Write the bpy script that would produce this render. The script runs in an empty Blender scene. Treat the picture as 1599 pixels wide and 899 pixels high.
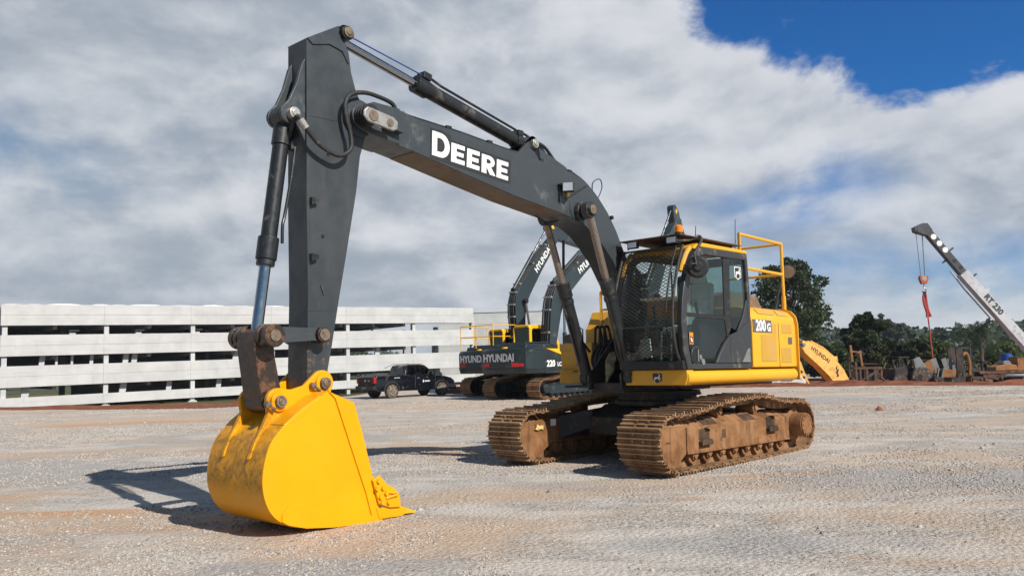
import bpy, math, random
import numpy as np
from mathutils import Vector, Matrix, Euler
R = math.radians
scene = bpy.context.scene
COL = scene.collection

# ------------------------------------------------------------------ camera
cam_d = bpy.data.cameras.new('camera')
cam_d.sensor_width = 36.0
cam_d.lens = 36.0 * 1280.44 / 1599.0
cam_d.clip_start = 0.1
cam_d.clip_end = 6000.0
cam = bpy.data.objects.new('camera', cam_d)
COL.objects.link(cam)
cam.matrix_world = Matrix.Translation((0, 0, 1.5142)) @ Matrix.Rotation(math.pi / 2 + 0.089, 4, 'X') @ Matrix.Rotation(-0.0282, 4, 'Z')
scene.camera = cam

# ------------------------------------------------------------------ light
SUN_EL, SUN_AZ = R(38.5), R(135.0)          # azimuth clockwise from +Y
sd = bpy.data.lights.new('sun', 'SUN')
sd.energy = 5.0
sd.angle = R(0.55)
sd.color = (1.0, 0.945, 0.865)
sun = bpy.data.objects.new('sun', sd)
COL.objects.link(sun)
sv = Vector((math.sin(SUN_AZ) * math.cos(SUN_EL), math.cos(SUN_AZ) * math.cos(SUN_EL), math.sin(SUN_EL)))
sun.rotation_euler = sv.to_track_quat('Z', 'Y').to_euler()
sun.location = (20, -20, 30)

scene.view_settings.view_transform = 'Standard'
scene.view_settings.look = 'None'
scene.view_settings.exposure = 0.24
scene.view_settings.gamma = 1.0
scene.view_settings.use_curve_mapping = False


# ------------------------------------------------------------------ node helpers
class NT:
    def __init__(s, tree):
        s.t = tree
        s.n = tree.nodes
        s.l = tree.links

    def node(s, typ, **kw):
        n = s.n.new(typ)
        for k, v in kw.items():
            setattr(n, k, v)
        return n

    def put(s, sock, v):
        if isinstance(v, bpy.types.NodeSocket):
            s.l.new(v, sock)
        elif v is not None:
            if isinstance(v, (tuple, list)) and len(v) == 3 and sock.type == 'RGBA':
                v = (*v, 1.0)
            sock.default_value = v

    def math(s, op, a, b=None, c=None, clamp=False):
        n = s.node('ShaderNodeMath', operation=op, use_clamp=clamp)
        s.put(n.inputs[0], a)
        if b is not None:
            s.put(n.inputs[1], b)
        if c is not None:
            s.put(n.inputs[2], c)
        return n.outputs[0]

    def mix(s, f, a, b, blend='MIX'):
        n = s.node('ShaderNodeMix', data_type='RGBA', blend_type=blend)
        s.put(n.inputs['Factor'], f)
        s.put(n.inputs['A'] if 'A' in n.inputs and n.inputs['A'].type == 'RGBA' else n.inputs[6], a)
        s.put(n.inputs[7], b)
        return n.outputs[2]

    def noise(s, vec, scale, detail=4, rough=0.55, dist=0.0):
        n = s.node('ShaderNodeTexNoise')
        if vec is not None:
            s.l.new(vec, n.inputs['Vector'])
        n.inputs['Scale'].default_value = scale
        n.inputs['Detail'].default_value = detail
        n.inputs['Roughness'].default_value = rough
        n.inputs['Distortion'].default_value = dist
        return n.outputs['Fac']

    def voro(s, vec, scale, feature='F1', out='Distance', rnd=1.0):
        n = s.node('ShaderNodeTexVoronoi', feature=feature)
        if vec is not None:
            s.l.new(vec, n.inputs['Vector'])
        n.inputs['Scale'].default_value = scale
        n.inputs['Randomness'].default_value = rnd
        return n.outputs[out]

    def ramp(s, v, a, b, lo=0.0, hi=1.0):
        n = s.node('ShaderNodeMapRange', interpolation_type='SMOOTHSTEP')
        s.put(n.inputs['Value'], v)
        s.put(n.inputs['From Min'], a)
        s.put(n.inputs['From Max'], b)
        s.put(n.inputs['To Min'], lo)
        s.put(n.inputs['To Max'], hi)
        return n.outputs['Result']

    def coord(s, which='Object'):
        return s.node('ShaderNodeTexCoord').outputs[which]

    def mapping(s, vec, scale=(1, 1, 1), loc=(0, 0, 0), rot=(0, 0, 0)):
        n = s.node('ShaderNodeMapping')
        s.l.new(vec, n.inputs['Vector'])
        n.inputs['Scale'].default_value = scale
        n.inputs['Location'].default_value = loc
        n.inputs['Rotation'].default_value = rot
        return n.outputs[0]

    def bump(s, h, strength=0.3, dist=0.02):
        n = s.node('ShaderNodeBump')
        s.put(n.inputs['Height'], h)
        n.inputs['Strength'].default_value = strength
        n.inputs['Distance'].default_value = dist
        return n.outputs[0]


def new_mat(name):
    m = bpy.data.materials.new(name)
    m.use_nodes = True
    t = NT(m.node_tree)
    bs = m.node_tree.nodes['Principled BSDF']
    return m, t, bs


def paint(name, col, rough=0.45, dirt=None, damt=0.0, dscale=1.5, metal=0.0, bump=0.0, bscale=60, var=0.12, spec=0.5, streak=False):
    """Painted / bare surface with tonal mottling, patches of dirt and a fine bump."""
    m, t, bs = new_mat(name)
    co = t.coord('Object')
    big = t.noise(co, dscale * 0.7, 5, 0.6)
    fine = t.noise(co, dscale * 9, 4, 0.65)
    c = t.mix(t.ramp(big, 0.3, 0.7), tuple(x * (1 - var) for x in col), tuple(min(1, x * (1 + var)) for x in col))
    rr = t.ramp(fine, 0.3, 0.7, max(0.02, rough - 0.08), min(1, rough + 0.1))
    if dirt is not None:
        vec = t.mapping(co, (1, 1, 0.25)) if streak else co
        d1 = t.noise(vec, dscale * 2.2, 6, 0.68, 0.3)
        d = t.ramp(d1, 0.62 - damt * 0.5, 0.72 - damt * 0.25)
        d = t.math('MULTIPLY', d, t.ramp(fine, 0.25, 0.6, 0.35, 1.0))
        c = t.mix(d, c, dirt)
        rr = t.math('MAXIMUM', rr, t.math('MULTIPLY', d, 0.85))
    t.put(bs.inputs['Base Color'], c)
    t.put(bs.inputs['Roughness'], rr)
    bs.inputs['Metallic'].default_value = metal
    bs.inputs['Specular IOR Level'].default_value = spec
    if bump:
        t.put(bs.inputs['Normal'], t.bump(t.noise(co, bscale, 4, 0.6), bump, 0.01))
    return m


def glass_mat(name, tint=(0.55, 0.68, 0.64), refl=0.06, dust=0.10):
    m, t, bs = new_mat(name)
    out = m.node_tree.nodes['Material Output']
    tr = t.node('ShaderNodeBsdfTransparent')
    tr.inputs[0].default_value = (*tint, 1)
    gl = t.node('ShaderNodeBsdfGlossy')
    gl.inputs[0].default_value = (0.92, 0.97, 0.95, 1)
    gl.inputs['Roughness'].default_value = 0.03
    fr = t.node('ShaderNodeFresnel')
    fr.inputs[0].default_value = 1.5
    geo = t.node('ShaderNodeNewGeometry')
    f = t.math('MULTIPLY', t.math('ADD', fr.outputs[0], refl, clamp=True), t.math('SUBTRACT', 1.0, geo.outputs['Backfacing']))
    mx = t.node('ShaderNodeMixShader')
    t.l.new(f, mx.inputs[0])
    t.l.new(tr.outputs[0], mx.inputs[1])
    t.l.new(gl.outputs[0], mx.inputs[2])
    bs.inputs['Base Color'].default_value = (0.30, 0.27, 0.23, 1)
    bs.inputs['Roughness'].default_value = 0.9
    d = t.ramp(t.noise(t.coord(), 3.0, 6, 0.65), 0.45, 0.85, 0.0, dust)
    m2 = t.node('ShaderNodeMixShader')
    t.l.new(d, m2.inputs[0])
    t.l.new(mx.outputs[0], m2.inputs[1])
    t.l.new(bs.outputs[0], m2.inputs[2])
    t.l.new(m2.outputs[0], out.inputs[0])
    return m


# ------------------------------------------------------------------ sky
world = bpy.data.worlds.new('World')
scene.world = world
world.use_nodes = True
wt = NT(world.node_tree)
for n in list(wt.n):
    wt.n.remove(n)
sky = wt.node('ShaderNodeTexSky', sky_type='NISHITA')
sky.sun_disc = False
sky.sun_elevation = SUN_EL
sky.sun_rotation = SUN_AZ
sky.altitude = 800
sky.air_density = 1.0
sky.dust_density = 0.3
sky.ozone_density = 2.5
bg_sky = wt.node('ShaderNodeBackground')
bg_sky.inputs[1].default_value = 0.075
dirv = wt.coord('Generated')
sep = wt.node('ShaderNodeSeparateXYZ')
wt.l.new(dirv, sep.inputs[0])
def sky_band(d, stretch, r0, r1):
    """as sky_blob, with the elevation difference stretched (flat gaps low in the sky)."""
    mp = wt.mapping(dirv, (1, 1, stretch))
    vn = wt.node('ShaderNodeVectorMath', operation='DISTANCE')
    wt.l.new(mp, vn.inputs[0])
    dd = Vector(d).normalized()
    vn.inputs[1].default_value = (dd.x, dd.y, dd.z * stretch)
    return wt.ramp(vn.outputs['Value'], r0, r1, 1.0, 0.0)


dv = wt.mapping(dirv, (1.0, 1.0, 1.7))
dv_w = wt.mapping(dirv, (1.0, 1.0, 2.9), (2.1, 0.7, 0.3))
dv_w_up = wt.mapping(dirv, (1.0, 1.0, 2.9), (2.1, 0.7, 0.39))
dv_s = wt.mapping(dirv, (1.0, 1.0, 2.2), (3.1, 1.7, 0.4))
n_big = wt.noise(dv_s, 2.6, 5, 0.5, 0.2)
n_row = wt.noise(dv_w, 3.4, 7, 0.50, 0.35)
n_row_up = wt.noise(dv_w_up, 3.4, 7, 0.50, 0.35)
n_mid = wt.noise(dv, 5.2, 9, 0.56, 0.3)
n_fine = wt.noise(dv, 15.0, 8, 0.58, 0.1)
n_fine_up = wt.noise(wt.mapping(dirv, (1.0, 1.0, 1.7), (0.012, -0.01, 0.030)), 15.0, 5, 0.55, 0.1)
n_mid_up = wt.noise(wt.mapping(dirv, (1.0, 1.0, 1.7), (0.02, -0.02, 0.055)), 5.2, 6, 0.56, 0.3)
hole = sky_band((0.46, 0.83, 0.450), 1.25, 0.11, 0.34)
hole = wt.math('MAXIMUM', hole, wt.math('MULTIPLY', sky_band((0.29, 0.88, 0.42), 1.4, 0.02, 0.22), 0.95))
# unseen sky overhead and behind the camera is cleared to lower fill light
# deepest blue square to the sun; greyed elsewhere to take blue from the fill
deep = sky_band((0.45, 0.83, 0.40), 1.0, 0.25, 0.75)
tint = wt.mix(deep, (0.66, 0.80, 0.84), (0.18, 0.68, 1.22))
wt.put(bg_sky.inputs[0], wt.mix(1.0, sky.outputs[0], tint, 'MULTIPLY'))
clear = wt.math('MAXIMUM', wt.ramp(sep.outputs[2], 0.46, 0.66), wt.ramp(sep.outputs[1], 0.30, -0.15))
hole = wt.math('MAXIMUM', hole, wt.math('MULTIPLY', clear, 0.80))
cov = wt.math('SUBTRACT', wt.math('ADD', wt.math('ADD', wt.math('MULTIPLY', n_mid, 0.70), wt.math('MULTIPLY', n_fine, 0.30)), 0.34), wt.math('MULTIPLY', hole, 0.72))
mask = wt.ramp(cov, 0.35, 0.48)
# thin spots where some blue shows through the deck
gap = sky_band((0.325, 0.93, 0.185), 2.4, 0.0, 0.17)
gap = wt.math('MAXIMUM', gap, wt.math('MULTIPLY', sky_band((-0.53, 0.82, 0.235), 2.6, 0.0, 0.24), 0.8))
gap = wt.math('MAXIMUM', gap, wt.math('MULTIPLY', sky_band((-0.16, 0.95, 0.28), 1.6, 0.0, 0.16), 0.6))
gap = wt.math('MAXIMUM', gap, wt.math('MULTIPLY', sky_band((0.42, 0.90, 0.085), 5.0, 0.0, 0.34), 0.8))
veil = wt.math('MULTIPLY', gap, wt.ramp(wt.math('ADD', wt.math('MULTIPLY', n_mid, 0.5), wt.math('MULTIPLY', n_row, 0.5)), 0.56, 0.36))
mask = wt.math('MULTIPLY', mask, wt.math('SUBTRACT', 1.0, wt.math('MULTIPLY', veil, 0.95)))
low = wt.ramp(sep.outputs[2], 0.34, 0.12)
grad = wt.math('MULTIPLY', wt.math('SUBTRACT', n_row, n_row_up), 1.15)
shade = wt.math('ADD', wt.math('MULTIPLY', n_big, 0.55), wt.math('MULTIPLY', n_mid, 0.30))
shade = wt.math('ADD', shade, wt.math('MULTIPLY', grad, wt.math('ADD', 0.45, wt.math('MULTIPLY', low, 0.55))))
relief = wt.math('ADD', wt.math('MULTIPLY', wt.math('SUBTRACT', n_mid, n_mid_up), 0.75), wt.math('MULTIPLY', wt.math('SUBTRACT', n_fine, n_fine_up), 0.30))
shade = wt.math('ADD', shade, relief)
shade = wt.math('ADD', shade, 0.06)
bright_r = sky_band((0.22, 0.91, 0.33), 1.2, 0.02, 0.40)
shade = wt.math('ADD', shade, wt.math('MULTIPLY', bright_r, 0.10))
thin = wt.ramp(cov, 0.36, 0.66, 1.0, 0.0)
shade = wt.math('ADD', shade, wt.math('MULTIPLY', thin, 0.16))
cloud_c = wt.mix(wt.ramp(shade, 0.23, 0.81), (0.300, 0.345, 0.405), (0.61, 0.625, 0.655))
bg_cl = wt.node('ShaderNodeBackground')
wt.put(bg_cl.inputs[0], cloud_c)
bg_cl.inputs[1].default_value = 1.0
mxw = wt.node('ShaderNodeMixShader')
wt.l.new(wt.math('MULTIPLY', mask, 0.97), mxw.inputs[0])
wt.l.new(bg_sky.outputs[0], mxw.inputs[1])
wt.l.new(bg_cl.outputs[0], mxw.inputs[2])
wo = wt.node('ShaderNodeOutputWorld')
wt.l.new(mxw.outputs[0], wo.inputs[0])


# ------------------------------------------------------------------ mesh helpers
def link(o, parent=None):
    COL.objects.link(o)
    if parent is not None:
        o.parent = parent
    return o


class MB:
    def __init__(s):
        s.v, s.f = [], []

    def add(s, vs, fs):
        b = len(s.v)
        s.v += [tuple(p) for p in vs]
        s.f += [tuple(i + b for i in f) for f in fs]
        return s

    def box(s, x0, x1, y0, y1, z0, z1):
        vs = [(x, y, z) for x in (x0, x1) for y in (y0, y1) for z in (z0, z1)]
        return s.add(vs, [(0, 1, 3, 2), (4, 6, 7, 5), (0, 4, 5, 1), (2, 3, 7, 6), (0, 2, 6, 4), (1, 5, 7, 3)])

    def obox(s, c, size, M):
        M = M.to_3x3()
        c = Vector(c)
        vs = [c + M @ Vector((x * size[0] / 2, y * size[1] / 2, z * size[2] / 2)) for x in (-1, 1) for y in (-1, 1) for z in (-1, 1)]
        return s.add(vs, [(0, 1, 3, 2), (4, 6, 7, 5), (0, 4, 5, 1), (2, 3, 7, 6), (0, 2, 6, 4), (1, 5, 7, 3)])

    def bar(s, p0, p1, w, h, up=(0, 0, 1)):
        p0, p1 = Vector(p0), Vector(p1)
        x = (p1 - p0).normalized()
        up = Vector(up)
        if abs(x.dot(up)) > 0.99:
            up = Vector((1, 0, 0))
        y = up.cross(x).normalized()
        z = x.cross(y)
        M = Matrix((x, y, z)).transposed()
        return s.obox((p0 + p1) / 2, ((p1 - p0).length, w, h), M)

    def prism(s, o, a0, a1, plane='xz', o2=None):
        """outline o in the given plane extruded from a0 to a1 on the remaining axis."""
        n = len(o)
        o2 = o2 or o

        def P(p, a):
            if plane == 'xz':
                return (p[0], a, p[1])
            if plane == 'yz':
                return (a, p[0], p[1])
            return (p[0], p[1], a)
        vs = [P(p, a0) for p in o] + [P(p, a1) for p in o2]
        fs = [tuple(range(n)), tuple(range(2 * n - 1, n - 1, -1))]
        fs += [(i, i + n, (i + 1) % n + n, (i + 1) % n) for i in range(n)]
        return s.add(vs, fs)

    def tube(s, path, r, n=8, caps=True, r2=None):
        path = [Vector(p) for p in path]
        m = len(path)
        prev = None
        vs = []
        for i, p in enumerate(path):
            t = (path[min(i + 1, m - 1)] - path[max(i - 1, 0)])
            t = t.normalized() if t.length > 1e-9 else Vector((0, 0, 1))
            if prev is None:
                a = Vector((0, 0, 1)) if abs(t.z) < 0.9 else Vector((1, 0, 0))
                u = t.cross(a).normalized()
            else:
                u = (prev - t * prev.dot(t)).normalized()
            prev = u
            w = t.cross(u)
            rr = r if r2 is None else r + (r2 - r) * i / (m - 1)
            for k in range(n):
                a = 2 * math.pi * k / n
                vs.append(p + (u * math.cos(a) + w * math.sin(a)) * rr)
        fs = []
        for i in range(m - 1):
            for k in range(n):
                fs.append((i * n + k, i * n + (k + 1) % n, (i + 1) * n + (k + 1) % n, (i + 1) * n + k))
        if caps:
            fs.append(tuple(range(n - 1, -1, -1)))
            fs.append(tuple((m - 1) * n + k for k in range(n)))
        return s.add(vs, fs)

    def cyl(s, p0, p1, r, n=20, r2=None):
        return s.tube([p0, p1], r, n, True, r2)

    def ycyl(s, x, z, y0, y1, r, n=24):
        return s.cyl((x, y0, z), (x, y1, z), r, n)

    def build(s, name, mat, parent=None, bevel=0.0, angle=35, seg=2, kind=None):
        me = bpy.data.meshes.new(name)
        me.from_pydata(s.v, [], s.f)
        me.validate()
        import bmesh
        bm = bmesh.new()
        bm.from_mesh(me)
        bmesh.ops.recalc_face_normals(bm, faces=bm.faces)
        bm.to_mesh(me)
        bm.free()
        me.polygons.foreach_set('use_smooth', [True] * len(me.polygons))
        me.set_sharp_from_angle(angle=R(angle))
        me.materials.append(mat)
        o = bpy.data.objects.new(name, me)
        link(o, parent)
        if bevel:
            b = o.modifiers.new('bevel', 'BEVEL')
            b.width = bevel
            b.segments = seg
            b.limit_method = 'ANGLE'
            b.angle_limit = R(40)
            b.harden_normals = True
        if kind:
            o['kind'] = kind
        return o


def smooth_path(pts, per=8, closed=False):
    pts = [Vector(p) for p in pts]
    n = len(pts)
    out = []
    rng = range(n) if closed else range(n - 1)
    for i in rng:
        if closed:
            p0, p1, p2, p3 = pts[(i - 1) % n], pts[i], pts[(i + 1) % n], pts[(i + 2) % n]
        else:
            p0, p1, p2, p3 = pts[max(i - 1, 0)], pts[i], pts[i + 1], pts[min(i + 2, n - 1)]
        for k in range(per):
            t = k / per
            out.append(0.5 * ((2 * p1) + (-p0 + p2) * t + (2 * p0 - 5 * p1 + 4 * p2 - p3) * t * t + (-p0 + 3 * p1 - 3 * p2 + p3) * t ** 3))
    if not closed:
        out.append(pts[-1])
    return out


def tag(o, label, cat, group=None):
    o['label'] = label
    o['category'] = cat
    if group:
        o['group'] = group
    return o


def thing(name, label, cat, loc=(0, 0, 0), rz=0.0, group=None):
    o = bpy.data.objects.new(name, None)
    o.empty_display_size = 0.3
    link(o)
    o.location = loc
    o.rotation_euler = (0, 0, rz)
    return tag(o, label, cat, group)


def text(body, org, xd, up, size, mat, parent, bold=0.0, align='CENTER', stretch=1.0, name='lettering', depth=0.002):
    c = bpy.data.curves.new(name, 'FONT')
    c.body = body
    c.size = size
    c.align_x = align
    c.align_y = 'CENTER'
    c.offset = bold
    c.extrude = depth
    c.resolution_u = 3
    c.materials.append(mat)
    tmp = bpy.data.objects.new(name, c)
    COL.objects.link(tmp)
    bpy.context.view_layer.update()
    me = bpy.data.meshes.new_from_object(tmp.evaluated_get(bpy.context.evaluated_depsgraph_get()))
    bpy.data.objects.remove(tmp)
    o = bpy.data.objects.new(name, me)
    link(o, parent)
    xd, up = Vector(xd).normalized(), Vector(up).normalized()
    z = xd.cross(up).normalized()
    up = z.cross(xd)
    M = Matrix((xd * stretch, up, z)).transposed().to_4x4()
    M.translation = Vector(org)
    o.matrix_local = M
    return o


def copy_tree(o, parent=None):
    c = o.copy()
    COL.objects.link(c)
    c.parent = parent
    for ch in list(o.children):
        copy_tree(ch, c)
    return c


# ------------------------------------------------------------------ materials
DUST = (0.36, 0.25, 0.16)
RUST = (0.16, 0.055, 0.022)
M = {}
M['grey'] = paint('grey_paint', (0.038, 0.046, 0.052), 0.38, (0.11, 0.115, 0.115), 0.08, 0.9, var=0.06, bump=0.03, bscale=9)
M['grey_worn'] = paint('worn_grey_paint', (0.040, 0.047, 0.053), 0.42, (0.13, 0.10, 0.08), 0.05, 3.0, var=0.10, bump=0.06, bscale=30)
M['grey_dark'] = paint('cylinder_paint', (0.013, 0.015, 0.017), 0.40, (0.09, 0.08, 0.07), 0.16, 2.0, var=0.15)
M['trim'] = paint('cab_trim_plastic', (0.030, 0.033, 0.037), 0.45, (0.15, 0.13, 0.10), 0.12, 1.5, var=0.06)
M['black'] = paint('black_plastic', (0.012, 0.012, 0.013), 0.5, (0.08, 0.065, 0.05), 0.12, 2.0)
M['rubber'] = paint('black_rubber', (0.016, 0.016, 0.017), 0.62, (0.10, 0.08, 0.06), 0.14, 4.0)
M['grease'] = paint('greasy_steel', (0.020, 0.017, 0.015), 0.55, (0.10, 0.065, 0.04), 0.24, 2.5, bump=0.15, bscale=25)
M['link'] = paint('oily_brown_steel', (0.028, 0.019, 0.014), 0.38, (0.15, 0.066, 0.030), 0.30, 5.0, bump=0.2, bscale=30)
M['chrome'] = paint('chrome_rod', (0.36, 0.37, 0.39), 0.16, None, metal=1.0, var=0.05)
M['chrome_dusty'] = paint('dusty_chrome_rod', (0.25, 0.205, 0.17), 0.30, (0.20, 0.15, 0.11), 0.3, 6.0, metal=0.6, var=0.08)
M['steel'] = paint('bright_pin_steel', (0.44, 0.42, 0.39), 0.38, (0.18, 0.13, 0.09), 0.2, 8.0, metal=0.6)
M['pinbrown'] = paint('brown_pin_steel', (0.20, 0.155, 0.11), 0.5, (0.07, 0.045, 0.03), 0.3, 8.0, metal=0.3)
M['yellow'] = paint('yellow_paint', (0.74, 0.365, 0.010), 0.34, (0.60, 0.36, 0.08), 0.10, 1.3, var=0.04)
M['yellow_dusty'] = paint('dusty_yellow_paint', (0.66, 0.335, 0.018), 0.45, (0.50, 0.31, 0.10), 0.26, 1.8, var=0.07)
M['grille'] = paint('dusty_yellow_grille', (0.50, 0.275, 0.035), 0.7, (0.44, 0.28, 0.11), 0.28, 1.8, var=0.08)
M['white'] = paint('white_decal', (0.82, 0.82, 0.80), 0.5, None, var=0.02)
M['decal_dark'] = paint('dark_decal', (0.022, 0.023, 0.024), 0.45, None, var=0.05)
M['decal_grey'] = paint('grey_decal', (0.10, 0.10, 0.095), 0.5, None, var=0.05)
M['amber'] = paint('amber_lens', (0.80, 0.24, 0.01), 0.2, None)
M['glass'] = glass_mat('cab_glass', (0.66, 0.76, 0.74), 0.0, 0.04)
M['glass_dark'] = glass_mat('dark_tinted_glass', (0.16, 0.18, 0.18), 0.02, 0.05)
M['seat'] = paint('pale_seat_cover', (0.72, 0.74, 0.72), 0.6, (0.40, 0.40, 0.38), 0.2, 3.0)
M['red_lens'] = paint('red_lens', (0.45, 0.012, 0.010), 0.25, None)
M['lamp_glass'] = paint('lamp_glass', (0.62, 0.64, 0.66), 0.15, None, metal=0.4)
M['orange_label'] = paint('orange_warning_label', (0.75, 0.25, 0.015), 0.5, None)
M['mirror'] = paint('mirror_glass', (0.55, 0.60, 0.66), 0.04, None, metal=1.0)
M['wire'] = paint('guard_wire', (0.030, 0.029, 0.028), 0.5, (0.12, 0.09, 0.06), 0.15, 6.0)


def bucket_mat():
    m, t, bs = new_mat('bucket_yellow_paint')
    co = t.coord('Object')
    sepn = t.node('ShaderNodeSeparateXYZ')
    t.l.new(co, sepn.inputs[0])
    base = t.mix(t.ramp(t.noise(co, 2.0, 5), 0.3, 0.7), (0.76, 0.325, 0.001), (0.81, 0.355, 0.0015))
    # scuffed, stained outer back: only where the back sheet bulges (large x)
    front = t.ramp(sepn.outputs[0], 6.80, 7.10)
    high = t.ramp(sepn.outputs[2], 0.24, 0.42)
    stain = t.ramp(t.noise(t.mapping(co, (1, 1.0, 1.3)), 4.2, 7, 0.62, 1.0), 0.34, 0.54)
    blot = t.ramp(t.noise(co, 16, 6, 0.7), 0.35, 0.7, 0.25, 1.0)
    fac = t.math('MULTIPLY', t.math('MULTIPLY', front, high), t.math('MULTIPLY', stain, blot))
    inside = t.ramp(t.math('ABSOLUTE', sepn.outputs[1]), 0.455, 0.478, 1.0, 0.0)
    fac = t.math('MULTIPLY', fac, inside)
    c = t.mix(t.math('MULTIPLY', fac, 0.88), base, (0.13, 0.075, 0.016))
    scr = t.ramp(t.noise(t.mapping(co, (3, 3, 14), (0, 0, 0), (0.4, 0.2, 0.3)), 5, 5, 0.7), 0.69, 0.75)
    c = t.mix(t.math('MULTIPLY', scr, 0.45), c, (0.30, 0.17, 0.02))
    t.put(bs.inputs['Base Color'], c)
    t.put(bs.inputs['Roughness'], t.ramp(t.noise(co, 7, 5), 0.3, 0.7, 0.30, 0.50))
    bs.inputs['Specular IOR Level'].default_value = 0.3
    t.put(bs.inputs['Normal'], t.bump(t.noise(co, 5, 4, 0.5), 0.10, 0.02))
    return m


M['bucket'] = bucket_mat()


def stick_mat():
    m, t, bs = new_mat('chipped_stick_paint')
    co = t.coord('Object')
    sp_ = t.node('ShaderNodeSeparateXYZ')
    t.l.new(co, sp_.inputs[0])
    base = t.mix(t.ramp(t.noise(co, 1.2, 5), 0.3, 0.7), (0.030, 0.036, 0.041), (0.037, 0.044, 0.049))
    low = t.ramp(sp_.outputs[2], 2.3, 1.35)
    ch = t.math('ADD', t.noise(co, 16, 6, 0.7), t.math('MULTIPLY', low, 0.13))
    c = t.mix(t.ramp(ch, 0.70, 0.74), base, (0.16, 0.075, 0.035))
    lt = t.math('ADD', t.noise(t.mapping(co, (1, 1, 1), (3, 2, 1)), 24, 5, 0.7), t.math('MULTIPLY', low, 0.08))
    c = t.mix(t.math('MULTIPLY', t.ramp(lt, 0.72, 0.76), 0.8), c, (0.36, 0.35, 0.33))
    dust = t.ramp(t.noise(t.mapping(co, (1.5, 1.5, 0.3)), 2.0, 6, 0.65), 0.5, 0.8, 0, 0.16)
    c = t.mix(dust, c, (0.16, 0.14, 0.12))
    t.put(bs.inputs['Base Color'], c)
    t.put(bs.inputs['Roughness'], t.ramp(t.noise(co, 6, 5), 0.3, 0.7, 0.34, 0.52))
    t.put(bs.inputs['Normal'], t.bump(t.noise(co, 2.5, 3), 0.05, 0.02))
    return m


M['stick'] = stick_mat()


def mud_mat(name, a, b, dark, bscale=18, rough=0.9):
    m, t, bs = new_mat(name)
    co = t.coord('Object')
    c = t.mix(t.ramp(t.noise(co, 2.6, 6, 0.65, 0.4), 0.35, 0.66), a, b)
    d = t.ramp(t.noise(co, 8, 7, 0.7), 0.55, 0.70)
    c = t.mix(t.math('MULTIPLY', d, 0.75), c, dark)
    stk = t.ramp(t.noise(t.mapping(co, (7, 7, 0.8)), 1.0, 6, 0.65), 0.48, 0.68)
    c = t.mix(t.math('MULTIPLY', stk, 0.55), c, dark)
    sp = t.ramp(t.noise(co, 55, 3, 0.6), 0.62, 0.72)
    c = t.mix(t.math('MULTIPLY', sp, 0.35), c, tuple(min(1, x * 1.6) for x in b))
    t.put(bs.inputs['Base Color'], c)
    bs.inputs['Roughness'].default_value = rough
    bs.inputs['Specular IOR Level'].default_value = 0.25
    t.put(bs.inputs['Normal'], t.bump(t.noise(co, bscale, 6, 0.65), 0.5, 0.012))
    return m


M['mud'] = mud_mat('dried_mud_on_steel', (0.165, 0.072, 0.027), (0.285, 0.148, 0.068), (0.070, 0.030, 0.014))
M['shoe'] = mud_mat('muddy_track_shoes', (0.180, 0.094, 0.045), (0.29, 0.168, 0.088), (0.055, 0.031, 0.018), 30)
M['shoe_edge'] = mud_mat('worn_track_ridges', (0.28, 0.165, 0.088), (0.42, 0.270, 0.158), (0.12, 0.070, 0.040), 30, 0.75)
M['shoe_rust'] = mud_mat('rusty_track_shoes', (0.16, 0.075, 0.04), (0.25, 0.13, 0.075), (0.05, 0.03, 0.02), 30)
M['mud_and_hole_shade'] = mud_mat('oily_mud_and_hole_shade', (0.045, 0.030, 0.021), (0.10, 0.060, 0.036), (0.018, 0.014, 0.012))  # oily mud; also the painted shade of the track frame openings
M['roof_under'] = paint('guard_plate_steel', (0.050, 0.042, 0.036), 0.6, RUST, 0.3, 3.0)
# neighbours
M['hull'] = paint('dark_green_grey_paint', (0.013, 0.022, 0.025), 0.36, (0.08, 0.075, 0.06), 0.10, 1.2, var=0.08)
M['hull_boom'] = paint('teal_grey_boom_paint', (0.024, 0.038, 0.045), 0.4, (0.10, 0.10, 0.09), 0.10, 1.0)
M['hull_yellow'] = paint('warm_yellow_paint', (0.80, 0.42, 0.01), 0.36, (0.5, 0.3, 0.08), 0.10, 1.2)
M['silver'] = paint('silver_decal', (0.60, 0.61, 0.62), 0.5, None)
M['old_yellow'] = paint('faded_orange_paint', (0.78, 0.41, 0.10), 0.55, (0.50, 0.25, 0.08), 0.22, 1.2, var=0.08)
M['truck'] = paint('black_car_paint', (0.006, 0.007, 0.012), 0.16, (0.20, 0.14, 0.09), 0.06, 1.2, var=0.1)
M['rim'] = paint('dusty_rim', (0.13, 0.115, 0.10), 0.55, DUST, 0.3, 6)
M['tyre'] = paint('dusty_tyre', (0.035, 0.032, 0.030), 0.8, (0.23, 0.17, 0.12), 0.34, 5)
M['crane_white'] = paint('white_crane_paint', (0.50, 0.515, 0.54), 0.45, (0.33, 0.30, 0.27), 0.22, 1.0)
M['crane_dark'] = paint('dark_crane_paint', (0.050, 0.056, 0.062), 0.45, (0.12, 0.11, 0.10), 0.14, 1.0)
M['red'] = paint('red_strap', (0.42, 0.055, 0.045), 0.7, None, var=0.2)
M['red_paint'] = paint('red_block_paint', (0.42, 0.085, 0.04), 0.5, (0.25, 0.12, 0.08), 0.2, 5)
M['scrap'] = paint('rusty_scrap_steel', (0.085, 0.052, 0.036), 0.8, (0.20, 0.085, 0.035), 0.3, 2.0, var=0.3)
M['scrap_dark'] = paint('burnt_scrap_steel', (0.026, 0.023, 0.021), 0.75, (0.10, 0.055, 0.035), 0.28, 2.0, var=0.3)
M['scrap_orange'] = paint('faded_loader_paint', (0.27, 0.115, 0.03), 0.7, (0.15, 0.07, 0.035), 0.32, 2.0, var=0.2)
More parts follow.
